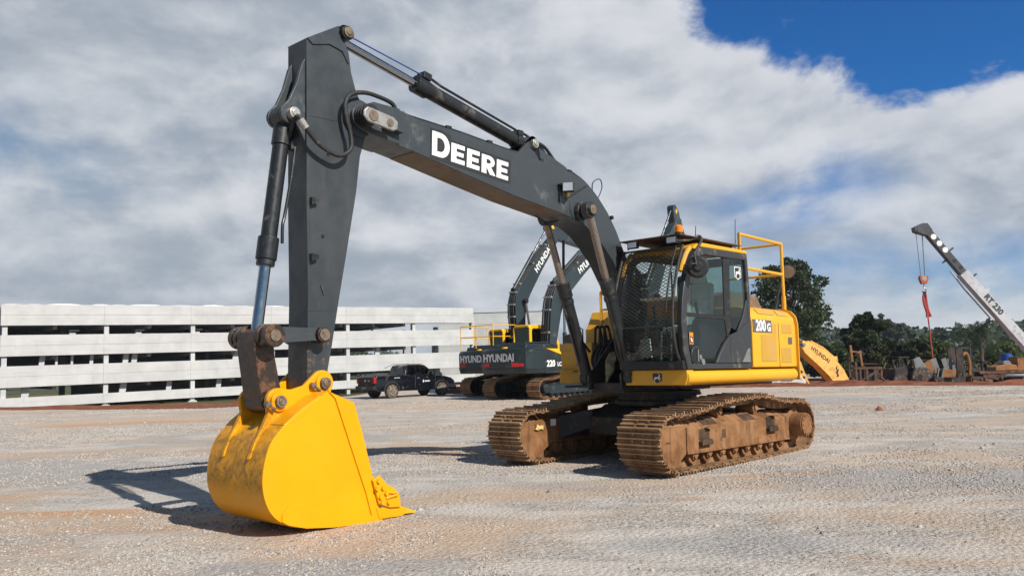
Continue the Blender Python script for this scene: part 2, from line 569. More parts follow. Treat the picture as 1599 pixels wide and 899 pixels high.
M['scrap_grey'] = paint('dull_sheet_metal', (0.17, 0.185, 0.185), 0.5, (0.14, 0.12, 0.10), 0.25, 2.0, var=0.15)
M['blue'] = paint('blue_plastic', (0.012, 0.07, 0.34), 0.4, None)
M['pink'] = paint('pink_roof', (0.45, 0.27, 0.22), 0.7, (0.30, 0.16, 0.11), 0.3, 1.0)
M['white_old'] = paint('old_white_paint', (0.62, 0.62, 0.60), 0.45, (0.35, 0.30, 0.25), 0.2, 2.0)


# ------------------------------------------------------------------ ground
rng = np.random.default_rng(7)


def vnoise(x, y, s, seed=0):
    """cheap smooth value noise on arrays"""
    ca, sa = math.cos(seed * 1.7 + .6), math.sin(seed * 1.7 + .6)
    x, y = np.asarray(x, float), np.asarray(y, float)
    x, y = (x * ca - y * sa) * s + seed * 17.31, (x * sa + y * ca) * s - seed * 9.77
    xi, yi = np.floor(x), np.floor(y)
    xf, yf = x - xi, y - yi

    def h(a, b):
        v = np.sin(a * 127.1 + b * 311.7 + seed * 74.7) * 43758.5453
        return v - np.floor(v)
    u = xf * xf * (3 - 2 * xf)
    w = yf * yf * (3 - 2 * yf)
    return (h(xi, yi) * (1 - u) + h(xi + 1, yi) * u) * (1 - w) + (h(xi, yi + 1) * (1 - u) + h(xi + 1, yi + 1) * u) * w


def sstep(v, a, b):
    t = np.clip((v - a) / (b - a), 0, 1)
    return t * t * (3 - 2 * t)


EX = [-400, -46, -23, -12.4, -9.5, -7.8, -6.4, 0, 4.0, 6.5, 10, 16, 20, 40, 400]
EY = [60, 47, 36.8, 32.4, 34.5, 46, 57, 58, 52, 41.5, 37.5, 35.2, 33.6, 33, 33]


def terrain(x, y):
    x, y = np.asarray(x, float), np.asarray(y, float)
    e = np.interp(x, EX, EY) + (vnoise(x, y, 0.25, 3) - 0.5) * 2.2
    s = y - e
    right = sstep(x, 4.0, 8.0)
    left = 1 - sstep(x, -8.5, -5.0)
    mid = (1 - right) * (1 - left)
    z = np.zeros_like(x)
    berm = sstep(s, -0.4, 1.2) * (1 - sstep(s, 1.8, 5.0))
    z += right * (berm * (1 - 0.6 * sstep(x, 16, 19)) * (0.05 + 0.20 * vnoise(x, y, 0.6, 5) ** 1.5 + 0.08 * vnoise(x, y, 2.2, 6)) - 0.40 * sstep(s, 2.0, 6.0))
    z += left * (-1.72 * sstep(s, 0.0, 30.0) + 0.12 * (vnoise(x, y, 0.5, 8) - 0.4) * sstep(s, 0, 3))
    z += mid * (-0.9 * sstep(s, 1, 14))
    far = sstep(np.hypot(x, y), 130, 420)
    z += far * (-2.0)
    near = (1 - sstep(np.hypot(x, y), 60, 90))
    z += near * ((vnoise(x, y, 0.35, 1) - 0.5) * 0.045 + (vnoise(x, y, 1.3, 2) - 0.5) * 0.022
                 + (vnoise(x, y, 4.1, 4) - 0.5) * 0.012 * (0.3 + 1.4 * vnoise(x, y, 0.8, 12)))
    red = sstep(s, -0.5, 0.4) * (1 - sstep(s, 12, 40) * right) * (1 - 0.65 * mid * sstep(s, 0, 3))
    red *= 1 - sstep(np.hypot(x, y), 110, 160)
    return z, red


def axis(spec):
    out = []
    for a, b, st in spec:
        out += list(np.arange(a, b - 1e-6, st))
    out.append(spec[-1][1])
    return np.array(out)


TAN = [(-14.5, 26.0, 8.0, 3.2), (-2.0, 30.0, 5.0, 3.0), (-3.6, 8.7, 1.7, .55), (1.2, 8.4, 1.3, .8), (13.0, 23.0, 4.0, 1.2), (3.6, 24.0, 3.0, 2.5), (-1.0, 7.0, 1.2, .5), (5.8, 12.0, 2.0, .8)]
ORG = [(1.6, 8.9, .75, .22), (3.0, 10.4, .9, .20), (-4.6, 9.2, 1.5, .22), (-2.6, 8.6, .9, .18), (5.3, 10.3, .4, .12), (-11.0, 24.5, 4.5, .6)]
GRY = [(-7.0, 13.5, 5.0, 2.2), (4.4, 9.7, 2.2, 1.1), (-1.4, 6.3, 1.3, .4), (11.0, 27.0, 5.0, 2.0), (1.6, 6.8, 1.6, .45), (-6.0, 18.0, 5.0, 1.2)]


def ground():
    xs = axis([(-1400, -500, 300), (-500, -100, 50), (-100, -40, 3), (-40, -10, 0.3), (-10, 11, 0.075), (11, 40, 0.25), (40, 100, 3), (100, 500, 50), (500, 1400, 300)])
    ys = axis([(-400, -40, 40), (-40, 0, 2), (0, 3, 0.3), (3, 20, 0.075), (20, 64, 0.25), (64, 130, 2), (130, 500, 25), (500, 1400, 300)])
    X, Y = np.meshgrid(xs, ys)
    Z, red = terrain(X, Y)
    nx, ny = len(xs), len(ys)
    v = np.stack([X.ravel(), Y.ravel(), Z.ravel()], 1)
    idx = np.arange(nx * ny).reshape(ny, nx)
    f = np.stack([idx[:-1, :-1].ravel(), idx[:-1, 1:].ravel(), idx[1:, 1:].ravel(), idx[1:, :-1].ravel()], 1)
    me = bpy.data.meshes.new('ground')
    me.vertices.add(len(v))
    me.vertices.foreach_set('co', v.ravel())
    me.loops.add(len(f) * 4)
    me.loops.foreach_set('vertex_index', f.ravel())
    me.polygons.add(len(f))
    me.polygons.foreach_set('loop_start', np.arange(len(f)) * 4)
    me.polygons.foreach_set('loop_total', np.full(len(f), 4))
    me.polygons.foreach_set('use_smooth', np.ones(len(f), bool))
    me.update()
    a = me.attributes.new('red_soil', 'FLOAT', 'POINT')
    a.data.foreach_set('value', red.ravel())
    # patches of bare tan soil, orange clay and blue-grey stone, where they lie in the yard
    def patches(lst):
        v = np.zeros_like(X)
        wob = (vnoise(X, Y, 0.5, 41) - .5) * 1.3 + (vnoise(X, Y, 1.9, 42) - .5) * .8
        for cx, cy, rx, ry in lst:
            d = np.hypot((X - cx) / rx, (Y - cy) / ry) + wob
            v = np.maximum(v, 1 - sstep(d, .45, 1.15))
        return v
    for nm, lst in (('tan_soil', TAN), ('orange_clay', ORG), ('grey_stone', GRY)):
        a = me.attributes.new(nm, 'FLOAT', 'POINT')
        a.data.foreach_set('value', patches(lst).ravel())
    m, t, bs = new_mat('gravel_and_soil')
    co = t.coord('Object')
    at = t.node('ShaderNodeAttribute', attribute_name='red_soil').outputs['Fac']
    st = t.mapping(co, (0.35, 1.0, 1.0), (0, 0, 0), (0, 0, 0.2))
    big = t.noise(st, 0.42, 6, 0.6, 0.6)
    mid = t.noise(t.mapping(co, (0.5, 1, 1), (5, 3, 0), (0, 0, -0.3)), 1.3, 6, 0.65, 0.5)
    fine = t.noise(co, 26, 5, 0.7)
    grit = t.noise(co, 120, 2, 0.6)
    peb = t.voro(co, 22, 'F1', 'Color')
    pebd = t.voro(co, 22)
    peb2 = t.voro(co, 60, 'F1', 'Color')
    gry = t.mix(t.ramp(fine, 0.3, 0.72), (0.335, 0.305, 0.270), (0.535, 0.492, 0.438))
    sepc = t.node('ShaderNodeSeparateColor')
    t.l.new(peb, sepc.inputs[0])
    sepc2 = t.node('ShaderNodeSeparateColor')
    t.l.new(peb2, sepc2.inputs[0])
    gry = t.mix(t.ramp(sepc.outputs[0], 0.72, 0.9), gry, (0.54, 0.515, 0.48))
    gry = t.mix(t.ramp(sepc2.outputs[1], 0.80, 0.95), gry, (0.17, 0.155, 0.145))
    tan = t.mix(t.ramp(fine, 0.25, 0.75), (0.42, 0.305, 0.215), (0.56, 0.430, 0.315))
    pale = t.mix(t.ramp(grit, 0.3, 0.7), (0.50, 0.455, 0.405), (0.60, 0.555, 0.50))
    c = t.mix(t.ramp(mid, 0.42, 0.60), gry, pale)
    c = t.mix(t.math('MULTIPLY', t.ramp(big, 0.47, 0.62), 0.80), c, tan)
    org = t.ramp(t.noise(t.mapping(co, (0.3, 1, 1), (2, 7, 0)), 0.55, 5, 0.6, 0.8), 0.56, 0.68)
    c = t.mix(t.math('MULTIPLY', org, 0.60), c, (0.50, 0.305, 0.175))
    blue = t.ramp(t.noise(t.mapping(co, (0.4, 1, 1), (9, 1, 0)), 0.5, 5, 0.6), 0.56, 0.68)
    c = t.mix(t.math('MULTIPLY', blue, 0.55), c, t.mix(t.ramp(fine, 0.3, 0.7), (0.25, 0.25, 0.25), (0.41, 0.405, 0.395)))
    def att(nm):
        return t.node('ShaderNodeAttribute', attribute_name=nm).outputs['Fac']
    brk = t.ramp(mid, 0.30, 0.62, 0.35, 1.0)
    c = t.mix(t.math('MULTIPLY', t.math('MULTIPLY', att('grey_stone'), brk), 0.75), c, t.mix(t.ramp(fine, 0.3, 0.7), (0.24, 0.24, 0.245), (0.43, 0.42, 0.41)))
    c = t.mix(t.math('MULTIPLY', t.math('MULTIPLY', att('tan_soil'), brk), 0.85), c, t.mix(t.ramp(fine, 0.25, 0.75), (0.46, 0.335, 0.235), (0.60, 0.465, 0.35)))
    c = t.mix(t.math('MULTIPLY', t.math('MULTIPLY', att('orange_clay'), brk), 0.80), c, t.mix(t.ramp(fine, 0.25, 0.75), (0.44, 0.24, 0.12), (0.56, 0.34, 0.19)))
    redc = t.mix(t.ramp(t.noise(co, 1.6, 6, 0.65), 0.35, 0.65), (0.155, 0.050, 0.026), (0.28, 0.108, 0.058))
    c = t.mix(t.ramp(t.math('ADD', at, t.math('MULTIPLY', t.math('SUBTRACT', mid, 0.5), 0.5)), 0.35, 0.6), c, redc)
    # beyond the yard: rough grass and earth
    dist = t.node('ShaderNodeVectorMath', operation='LENGTH')
    t.l.new(co, dist.inputs[0])
    farc = t.mix(t.ramp(t.noise(co, 0.05, 6, 0.6), 0.4, 0.6), (0.055, 0.065, 0.022), (0.13, 0.105, 0.045))
    c = t.mix(t.ramp(dist.outputs['Value'], 62, 95), c, farc)
    t.put(bs.inputs['Base Color'], c)
    bs.inputs['Roughness'].default_value = 0.95
    bs.inputs['Specular IOR Level'].default_value = 0.15
    h = t.math('ADD', t.math('MULTIPLY', fine, 0.8), t.math('MULTIPLY', t.math('SUBTRACT', 0.6, pebd), 0.55))
    h = t.math('ADD', h, t.math('MULTIPLY', grit, 0.25))
    t.put(bs.inputs['Normal'], t.bump(h, 0.85, 0.035))
    me.materials.append(m)
    o = bpy.data.objects.new('ground', me)
    link(o)
    o['kind'] = 'structure'
    return o


ground()


def stone_mesh(name, pts, size, mat, flat=0.6):
    """many loose stones as one mesh: jittered 8-vertex lumps"""
    n = len(pts)
    ico = np.array([(0, 0, 1), (0.9, 0, 0.45), (0.28, 0.85, 0.45), (-0.72, 0.52, 0.45), (-0.72, -0.52, 0.45), (0.28, -0.85, 0.45),
                    (0.72, 0.52, -0.45), (-0.28, 0.85, -0.45), (-0.9, 0, -0.45), (-0.28, -0.85, -0.45), (0.72, -0.52, -0.45)])
    fa = np.array([(0, 1, 2), (0, 2, 3), (0, 3, 4), (0, 4, 5), (0, 5, 1), (1, 6, 2), (2, 6, 7), (2, 7, 3), (3, 7, 8), (3, 8, 4), (4, 8, 9), (4, 9, 5), (5, 9, 10), (5, 10, 1), (1, 10, 6)])
    k = len(ico)
    V = ico[None] * (1 + rng.uniform(-0.35, 0.35, (n, k, 3)))
    sc = size[:, None] * rng.uniform(0.6, 1.3, (n, 3)) * np.array([1, 1, flat])
    V = V * sc[:, None, :]
    a = rng.uniform(0, 6.28, n)
    ca, sa = np.cos(a)[:, None], np.sin(a)[:, None]
    x = V[..., 0] * ca - V[..., 1] * sa
    y = V[..., 0] * sa + V[..., 1] * ca
    V = np.stack([x, y, V[..., 2]], -1) + pts[:, None, :]
    F = (fa[None] + (np.arange(n) * k)[:, None, None]).reshape(-1, 3)
    me = bpy.data.meshes.new(name)
    me.vertices.add(n * k)
    me.vertices.foreach_set('co', V.ravel())
    me.loops.add(len(F) * 3)
    me.loops.foreach_set('vertex_index', F.ravel())
    me.polygons.add(len(F))
    me.polygons.foreach_set('loop_start', np.arange(len(F)) * 3)
    me.polygons.foreach_set('loop_total', np.full(len(F), 3))
    me.update()
    a = me.attributes.new('tone', 'FLOAT', 'POINT')
    a.data.foreach_set('value', np.repeat(rng.uniform(0, 1, n), k))
    me.materials.append(mat)
    o = bpy.data.objects.new(name, me)
    link(o)
    return o


def loose_gravel():
    m, t, bs = new_mat('crushed_stone')
    at = t.node('ShaderNodeAttribute', attribute_name='tone').outputs['Fac']
    c = t.mix(t.ramp(at, 0.0, 0.75), (0.22, 0.20, 0.185), (0.46, 0.425, 0.385))
    c = t.mix(t.ramp(at, 0.75, 1.0), c, (0.50, 0.42, 0.34))
    c = t.mix(t.ramp(t.noise(t.coord(), 40, 3), 0.35, 0.7, 0, 0.4), c, (0.27, 0.235, 0.20))
    t.put(bs.inputs['Base Color'], c)
    bs.inputs['Roughness'].default_value = 0.95
    bs.inputs['Specular IOR Level'].default_value = 0.2
    n = 240000
    y = 3.2 + (34 - 3.2) * rng.uniform(0, 1, n) ** 1.7
    x = rng.uniform(-0.86, 0.86, n) * y
    dens = 0.03 + 0.97 * sstep(vnoise(x * 0.40, y, 0.55, 21) * 0.6 + vnoise(x, y, 2.3, 22) * 0.4, 0.47, 0.64)
    keep = rng.uniform(0, 1, n) < dens * 0.9
    x, y = x[keep], y[keep]
    z, red = terrain(x, y)
    k = red < 0.4
    x, y, z = x[k], y[k], z[k]
    s = 0.0040 + 0.0075 * rng.uniform(0, 1, len(x)) ** 2.8 + 0.0008 * y * rng.uniform(0.3, 1.0, len(x))
    o = stone_mesh('gravel', np.stack([x, y, z + s * 0.15], 1), s, m)
    o['kind'] = 'stuff'
    # bigger lumps, few
    n = 220
    y = 4.2 + 30 * rng.uniform(0, 1, n) ** 1.3
    x = rng.uniform(-0.8, 0.8, n) * y
    z, red = terrain(x, y)
    s = 0.018 + 0.030 * rng.uniform(0, 1, n) ** 3
    o2 = stone_mesh('rubble', np.stack([x, y, z + s * 0.2], 1), s, m, 0.7)
    o2['kind'] = 'stuff'


loose_gravel()


# ------------------------------------------------------------------ white car park building
FD = Vector((0.78847, 0.61507, 0))          # along the facade, away from camera
FN = Vector((0.61507, -0.78847, 0))         # outward, towards the yard
FO = Vector((-46.15, 73.95, 0))
SL = 0.0112


def panel_mat():
    m, t, bs = new_mat('white_precast_concrete')
    co = t.coord('Object')
    sp = t.node('ShaderNodeSeparateXYZ')
    t.l.new(co, sp.inputs[0])
    base = t.mix(t.ramp(t.noise(co, 0.5, 6, 0.6), 0.3, 0.7), (0.45, 0.45, 0.445), (0.54, 0.54, 0.535))
    stv = t.mapping(co, (0.25, 1, 5))
    base = t.mix(t.ramp(t.noise(stv, 1.0, 6, 0.7), 0.50, 0.70, 0, 0.5), base, (0.37, 0.37, 0.365))
    base = t.mix(t.ramp(t.noise(t.mapping(co, (3, 1, 0.4)), 1.0, 5, 0.7), 0.55, 0.72, 0, 0.35), base, (0.34, 0.335, 0.325))
    t.put(bs.inputs['Base Color'], base)
    bs.inputs['Roughness'].default_value = 0.85
    bs.inputs['Specular IOR Level'].default_value = 0.2
    return m


M['precast'] = panel_mat()
M['concrete'] = paint('grey_concrete', (0.33, 0.325, 0.315), 0.9, (0.2, 0.19, 0.18), 0.2, 0.4)
M['tarp'] = paint('white_sheeting', (0.80, 0.80, 0.80), 0.5, None)


def car_park():
    root = thing('parking_building', 'long white concrete parking building with three open floors behind the bucket', 'building')
    root.matrix_world = Matrix(((FD.x, -FN.x, 0, FO.x), (FD.y, -FN.y, 0, FO.y), (0, 0, 1, 0), (0, 0, 0, 1)))
    # local: x along facade, y into the building, z up
    Lr = 52.0
    L0 = -0.1
    D = 17.0
    cols = [0.0, 8.45, 16.6, 25.1, 34.1, 43.0, 51.8]
    levels = [(6.02, 7.94), (3.22, 5.14), (0.40, 2.32), (-1.45, -0.53)]

    def band(mb, x0, x1, y0, y1, z0, z1):
        o = [(x0, z0 + SL * x0), (x1, z0 + SL * x1), (x1, z1 + SL * x1), (x0, z1 + SL * x0)]
        mb.prism(o, y0, y1)
    for (z0, z1) in levels:
        zm = (z0 + z1) / 2
        for i in range(6):
            a, b = cols[i] + (0.0 if i else L0), cols[i + 1] + (0.0 if i < 5 else 0.25)
            mb = MB()
            if z1 < 0:
                band(mb, a + 0.006, b - 0.006, 0, 0.2, z0, z1)
            else:
                band(mb, a + 0.006, b - 0.006, 0, 0.2, z0, zm - 0.012)
                band(mb, a + 0.006, b - 0.006, 0.004, 0.2, zm + 0.012, z1)
                band(mb, a + 0.006, b - 0.006, 0.03, 0.19, zm - 0.02, zm + 0.02)
            mb.build('spandrel_panel', M['precast'], root, 0.0)
    for c in cols:
        mb = MB()
        mb.box(c + 0.05, c + 0.47, 0.21, 0.7, -2.4, 7.3)
        mb.build('column', M['precast'], root)
    for c in (16.6, 8.45):
        mb = MB()
        mb.prism([(c - 0.1, -1.55), (c + 0.6, -1.55), (c + 0.75, -1.8), (c + 0.55, -2.3), (c - 0.05, -2.3), (c - 0.25, -1.8)], 0.05, 0.75)
        mb.build('footing', M['precast'], root)
    fl = MB()
    for (z0, z1) in levels[:3]:
        zf = z0 + 0.35
        band(fl, L0, 43.0, 0.205, D, zf - 0.25, zf)
        for x in np.arange(4.2, 43.0, 4.2):
            o = [(x, zf - 0.7 + SL * x), (x + 0.35, zf - 0.7 + SL * x), (x + 0.35, zf - 0.255 + SL * x), (x, zf - 0.255 + SL * x)]
            fl.prism(o, 0.75, D)
    # the last bay only has a half-depth ramp
    for z in (6.37,):
        band(fl, 43.0, 52.2, 0.205, 3.4, z - 0.25, z)
    for z in (3.57,):
        band(fl, 43.0, 52.2, 0.205, 2.2, z - 0.25, z)
    fl.build('floor_slab', M['concrete'], root)
    bk = MB()
    band(bk, L0, 43.0, D, D + 0.2, 0.7, 8.0)
    band(bk, 8.6, 43.0, D, D + 0.2, -2.4, 0.7)
    bk.box(L0, L0 + 0.2, 1.0, D, -2.0, 7.8)
    bk.build('rear_wall', M['concrete'], root)
    for (x, y, w) in ((6, 8, 0.5), (12.6, 9, 0.5), (20.5, 8, 0.5), (29, 9, 0.5), (37, 8, 0.5), (47.0, 1.3, 0.45), (47.0, 9, 0.45), (51.6, 9, 0.45)):
        mb = MB()
        mb.box(x, x + w, y, y + w, -2.2, 6.1)
        mb.build('inner_column', M['concrete'], root)
    # added slanted slabs shaped as the sunlit patches on the inner columns
    for (x, z, dx) in ((3.0, 2.3, .45), (4.4, 2.3, .2), (5.7, 2.3, .2), (7.3, 2.3, .3), (10.2, 2.35, .5), (11.0, 2.35, .5), (21.0, 2.5, .7), (1.6, -.55, .6), (9.9, -.5, .6), (14.3, -.45, .5), (19.3, -.4, .5), (27.5, 2.5, .6), (30, -.4, .6), (38, 2.5, .6)):
        mb = MB()
        mb.prism([(x, z - .6), (x + dx, z - .6), (x + dx * 1.5, z + 1.3), (x + dx * .5, z + 1.3)], 0.75, 1.0)
        mb.build('sun_patch_slab', M['precast'], root)
    # bulging white sheeting along the roof edge
    mb = MB()
    x = 0.0
    rr = random.Random(4)
    while x < 27:
        w = rr.uniform(1.2, 3.4)
        h = rr.uniform(0.03, 0.14)
        z = 7.94 + SL * x
        pts = [(x, z), (x + w, z), (x + w * 0.85, z + h * 0.6), (x + w * 0.55, z + h), (x + w * 0.2, z + h * 0.7)]
        mb.prism(pts, 0.03, 0.8)
        x += w * rr.uniform(0.95, 1.25)
    mb.build('roof_sheeting', M['tarp'], root)
    for (x, z) in ((5.6, 5.55), (11.5, 5.6), (17.2, 5.68), (43.0 - 5, 5.85)):
        mb = MB()
        mb.box(x, x + .85, 0.9, 1.4, z, z + .12)
        mb.box(x, x + .55, 0.9, 1.4, z - .3, z - .1)
        mb.build('stacked_panel', M['precast'], root)
    # second hall behind, to the right
    h = thing('concrete_hall', 'plain white panel hall standing beyond the end of the parking building', 'building', (0, 0, 0))
    mb = MB()
    for k in range(6):
        z0 = -0.9 + k * 1.62
        mb.box(-11, 6.5, 122 + 0.004 * (k % 2), 134, z0, z0 + 1.60)
    mb.box(-10.9, 6.4, 122.1, 133.9, -0.9, 8.7)
    mb.build('wall', M['precast'], h)
    mb = MB()
    mb.box(-11.1, 6.6, 121.9, 134.1, 8.835, 8.93)
    mb.build('roof', M['precast'], h)


car_park()
def mud_heap(name, x, y, z, rx, ry, h, mat, label):
    n, m = 20, 8
    v, f = [], []
    rr = random.Random(int(x * 10))
    ph = [rr.uniform(0, 6.28) for _ in range(4)]
    for j in range(m + 1):
        t = j / m
        for i in range(n):
            a = 2 * math.pi * i / n
            k = 1 + 0.14 * math.sin(2 * a + ph[0]) + 0.09 * math.sin(5 * a + ph[1]) + 0.06 * rr.uniform(-1, 1)
            v.append((x + math.cos(a) * rx * (1 - t) * k, y + math.sin(a) * ry * (1 - t) * k, z - 0.1 + (h + .1) * math.sin(t * 1.57) * (0.92 + .16 * rr.random())))
    for j in range(m):
        for i in range(n):
            f.append((j * n + i, j * n + (i + 1) % n, (j + 1) * n + (i + 1) % n, (j + 1) * n + i))
    mb = MB().add(v, f)
    o = mb.build(name, mat, None, angle=80)
    return tag(o, label, 'dirt pile')


M['redsoil'] = mud_mat('red_clay_soil', (0.155, 0.050, 0.026), (0.27, 0.105, 0.058), (0.12, 0.04, 0.02), 6)
mud_heap('dirt_heap', -11.0, 38.5, -.15, 2.6, 2.2, .62, M['redsoil'], 'red dirt heap in front of the white building behind the linkage')
mud_heap('dirt_heap', -14.6, 36.5, -.2, 3.4, 1.6, .22, M['redsoil'], 'low red dirt ridge under the white building left of the bucket')
mud_heap('dirt_heap', -2.9, 41.5, -.02, 1.0, .7, .32, M['redsoil'], 'small orange dirt heap between the pickup and the parked excavators')
mud_heap('dirt_heap', 14.7, 37.2, -.02, 2.6, 1.0, .24, M['redsoil'], 'red dirt mound in front of the faded boom')
mud_heap('dirt_heap', 20.4, 33.3, 0, 1.6, .7, .22, M['redsoil'], 'red dirt mound in front of the old white van')


mud_heap('dirt_clod', 9.35, 21.3, 0, .16, .14, .10, M['redsoil'], 'small orange dirt clod alone on the gravel right of the large excavator')


# ------------------------------------------------------------------ main excavator
TH_U, TH_L, TP = 0.7311, 0.7684, 0.0174
EXC = thing('excavator', 'large yellow and grey excavator in the foreground with its bucket on the ground', 'excavator', (2.2159, 12.9172, 0))
EXC.rotation_euler = (0, -TP, -math.pi / 2 - TH_U)


def disc(mb, x, z, y0, y1, r, n=24):
    mb.ycyl(x, z, y0, y1, r, n)


def pin(parent, x, z, y0, y1, r, mat, name='pin'):
    mb = MB()
    mb.ycyl(x, z, y0, y1, r, 20)
    mb.ycyl(x, z, y0 - .012, y1 + .012, r * .62, 16)
    return mb.build(name, mat, parent, 0.008)


def round_outline(pts, rad=None):
    return [tuple(p) for p in pts]


def arc(cx, cz, r, a0, a1, n=10):
    return [(cx + r * math.cos(R(a0 + (a1 - a0) * i / n)), cz + r * math.sin(R(a0 + (a1 - a0) * i / n))) for i in range(n + 1)]


def hose(pts, r, parent, mat=None, per=8, name='hose', n=8):
    mb = MB()
    mb.tube(smooth_path(pts, per), r, n)
    return mb.build(name, mat or M['rubber'], parent, angle=80)


# --- undercarriage -------------------------------------------------------
def resample(path, n):
    P = [Vector(p) for p in path] + [Vector(path[0])]
    d = [0.0]
    for i in range(1, len(P)):
        d.append(d[-1] + (P[i] - P[i - 1]).length)
    out = []
    j = 0
    for k in range(n):
        s = d[-1] * k / n
        while d[j + 1] < s:
            j += 1
        t = (s - d[j]) / (d[j + 1] - d[j])
        out.append(P[j].lerp(P[j + 1], t))
    return out


TRACK_PATH = [(1.97, .755), (1.54, .78), (1.06, .825), (.51, .90), (0, .93), (-.58, .94), (-.98, .88), (-1.29, .84), (-1.80, .82),
              (-2.08, .72), (-2.23, .45), (-2.13, .17), (-1.86, .015), (-1.2, -.02), (0, -.02), (1.2, -.025), (1.78, -.02), (2.03, .05), (2.19, .22), (2.25, .43), (2.16, .64)]


def belt_mesh(path, y0, y1, nshoe=47):
    sp = [(p.x, p.y) for p in smooth_path([(a, b, 0) for a, b in path], 6, True)]
    pts = resample([(a, b, 0) for a, b in sp], nshoe)
    mb = MB()
    mb.edge = []
    pitch = sum((pts[i] - pts[i - 1]).length for i in range(nshoe)) / nshoe
    rr = random.Random(3)
    yc = (y0 + y1) / 2
    for i in range(nshoe):
        a, b = pts[i - 1], pts[(i + 1) % nshoe]
        t = (b - a).normalized()
        t3 = Vector((t.x, 0, t.y))
        nn = Vector((-t.y, 0, t.x))
        c2 = pts[i]
        # outward: away from the belt's middle
        if nn.dot(Vector((c2.x, 0, c2.y - .42))) < 0:
            nn = -nn
        c = Vector((c2.x, 0, c2.y)) - nn * 0.045
        B = Matrix((t3, Vector((0, 1, 0)), nn)).transposed()
        j = rr.uniform(-.004, .004)
        mb.obox(c + Vector((0, yc + j, 0)), (pitch * .965, y1 - y0, .022), B)
        for g, hgt in ((-.43, .042), (-.06, .020), (.28, .020)):
            f0 = len(mb.f)
            mb.obox(c + t3 * (g * pitch) + nn * (.011 + hgt / 2) + Vector((0, yc + j, 0)), (.017, y1 - y0 - .004, hgt), B)
            mb.edge += range(f0, len(mb.f))
        # lugs at the ends give the stepped edge
        for yy in (y0 + .012, y1 - .012):
            mb.obox(c + t3 * (.20 * pitch) - nn * .008 + Vector((0, yy + j, 0)), (pitch * .34, .024, .036), B)
        # links and bolts
        for yy in (-.085, .085):
            mb.obox(c - nn * .062 + Vector((0, yc + yy, 0)), (pitch * 1.02, .045, .095), B)
            for g in (-.21, .21):
                mb.obox(c + t3 * (g * pitch) + nn * .019 + Vector((0, yc + yy, 0)), (.034, .034, .022), B)
        mb.cyl(c - nn * .065 + t3 * pitch * .5 + Vector((0, yc - .11, 0)), c - nn * .065 + t3 * pitch * .5 + Vector((0, yc + .11, 0)), .032, 8)
    return mb


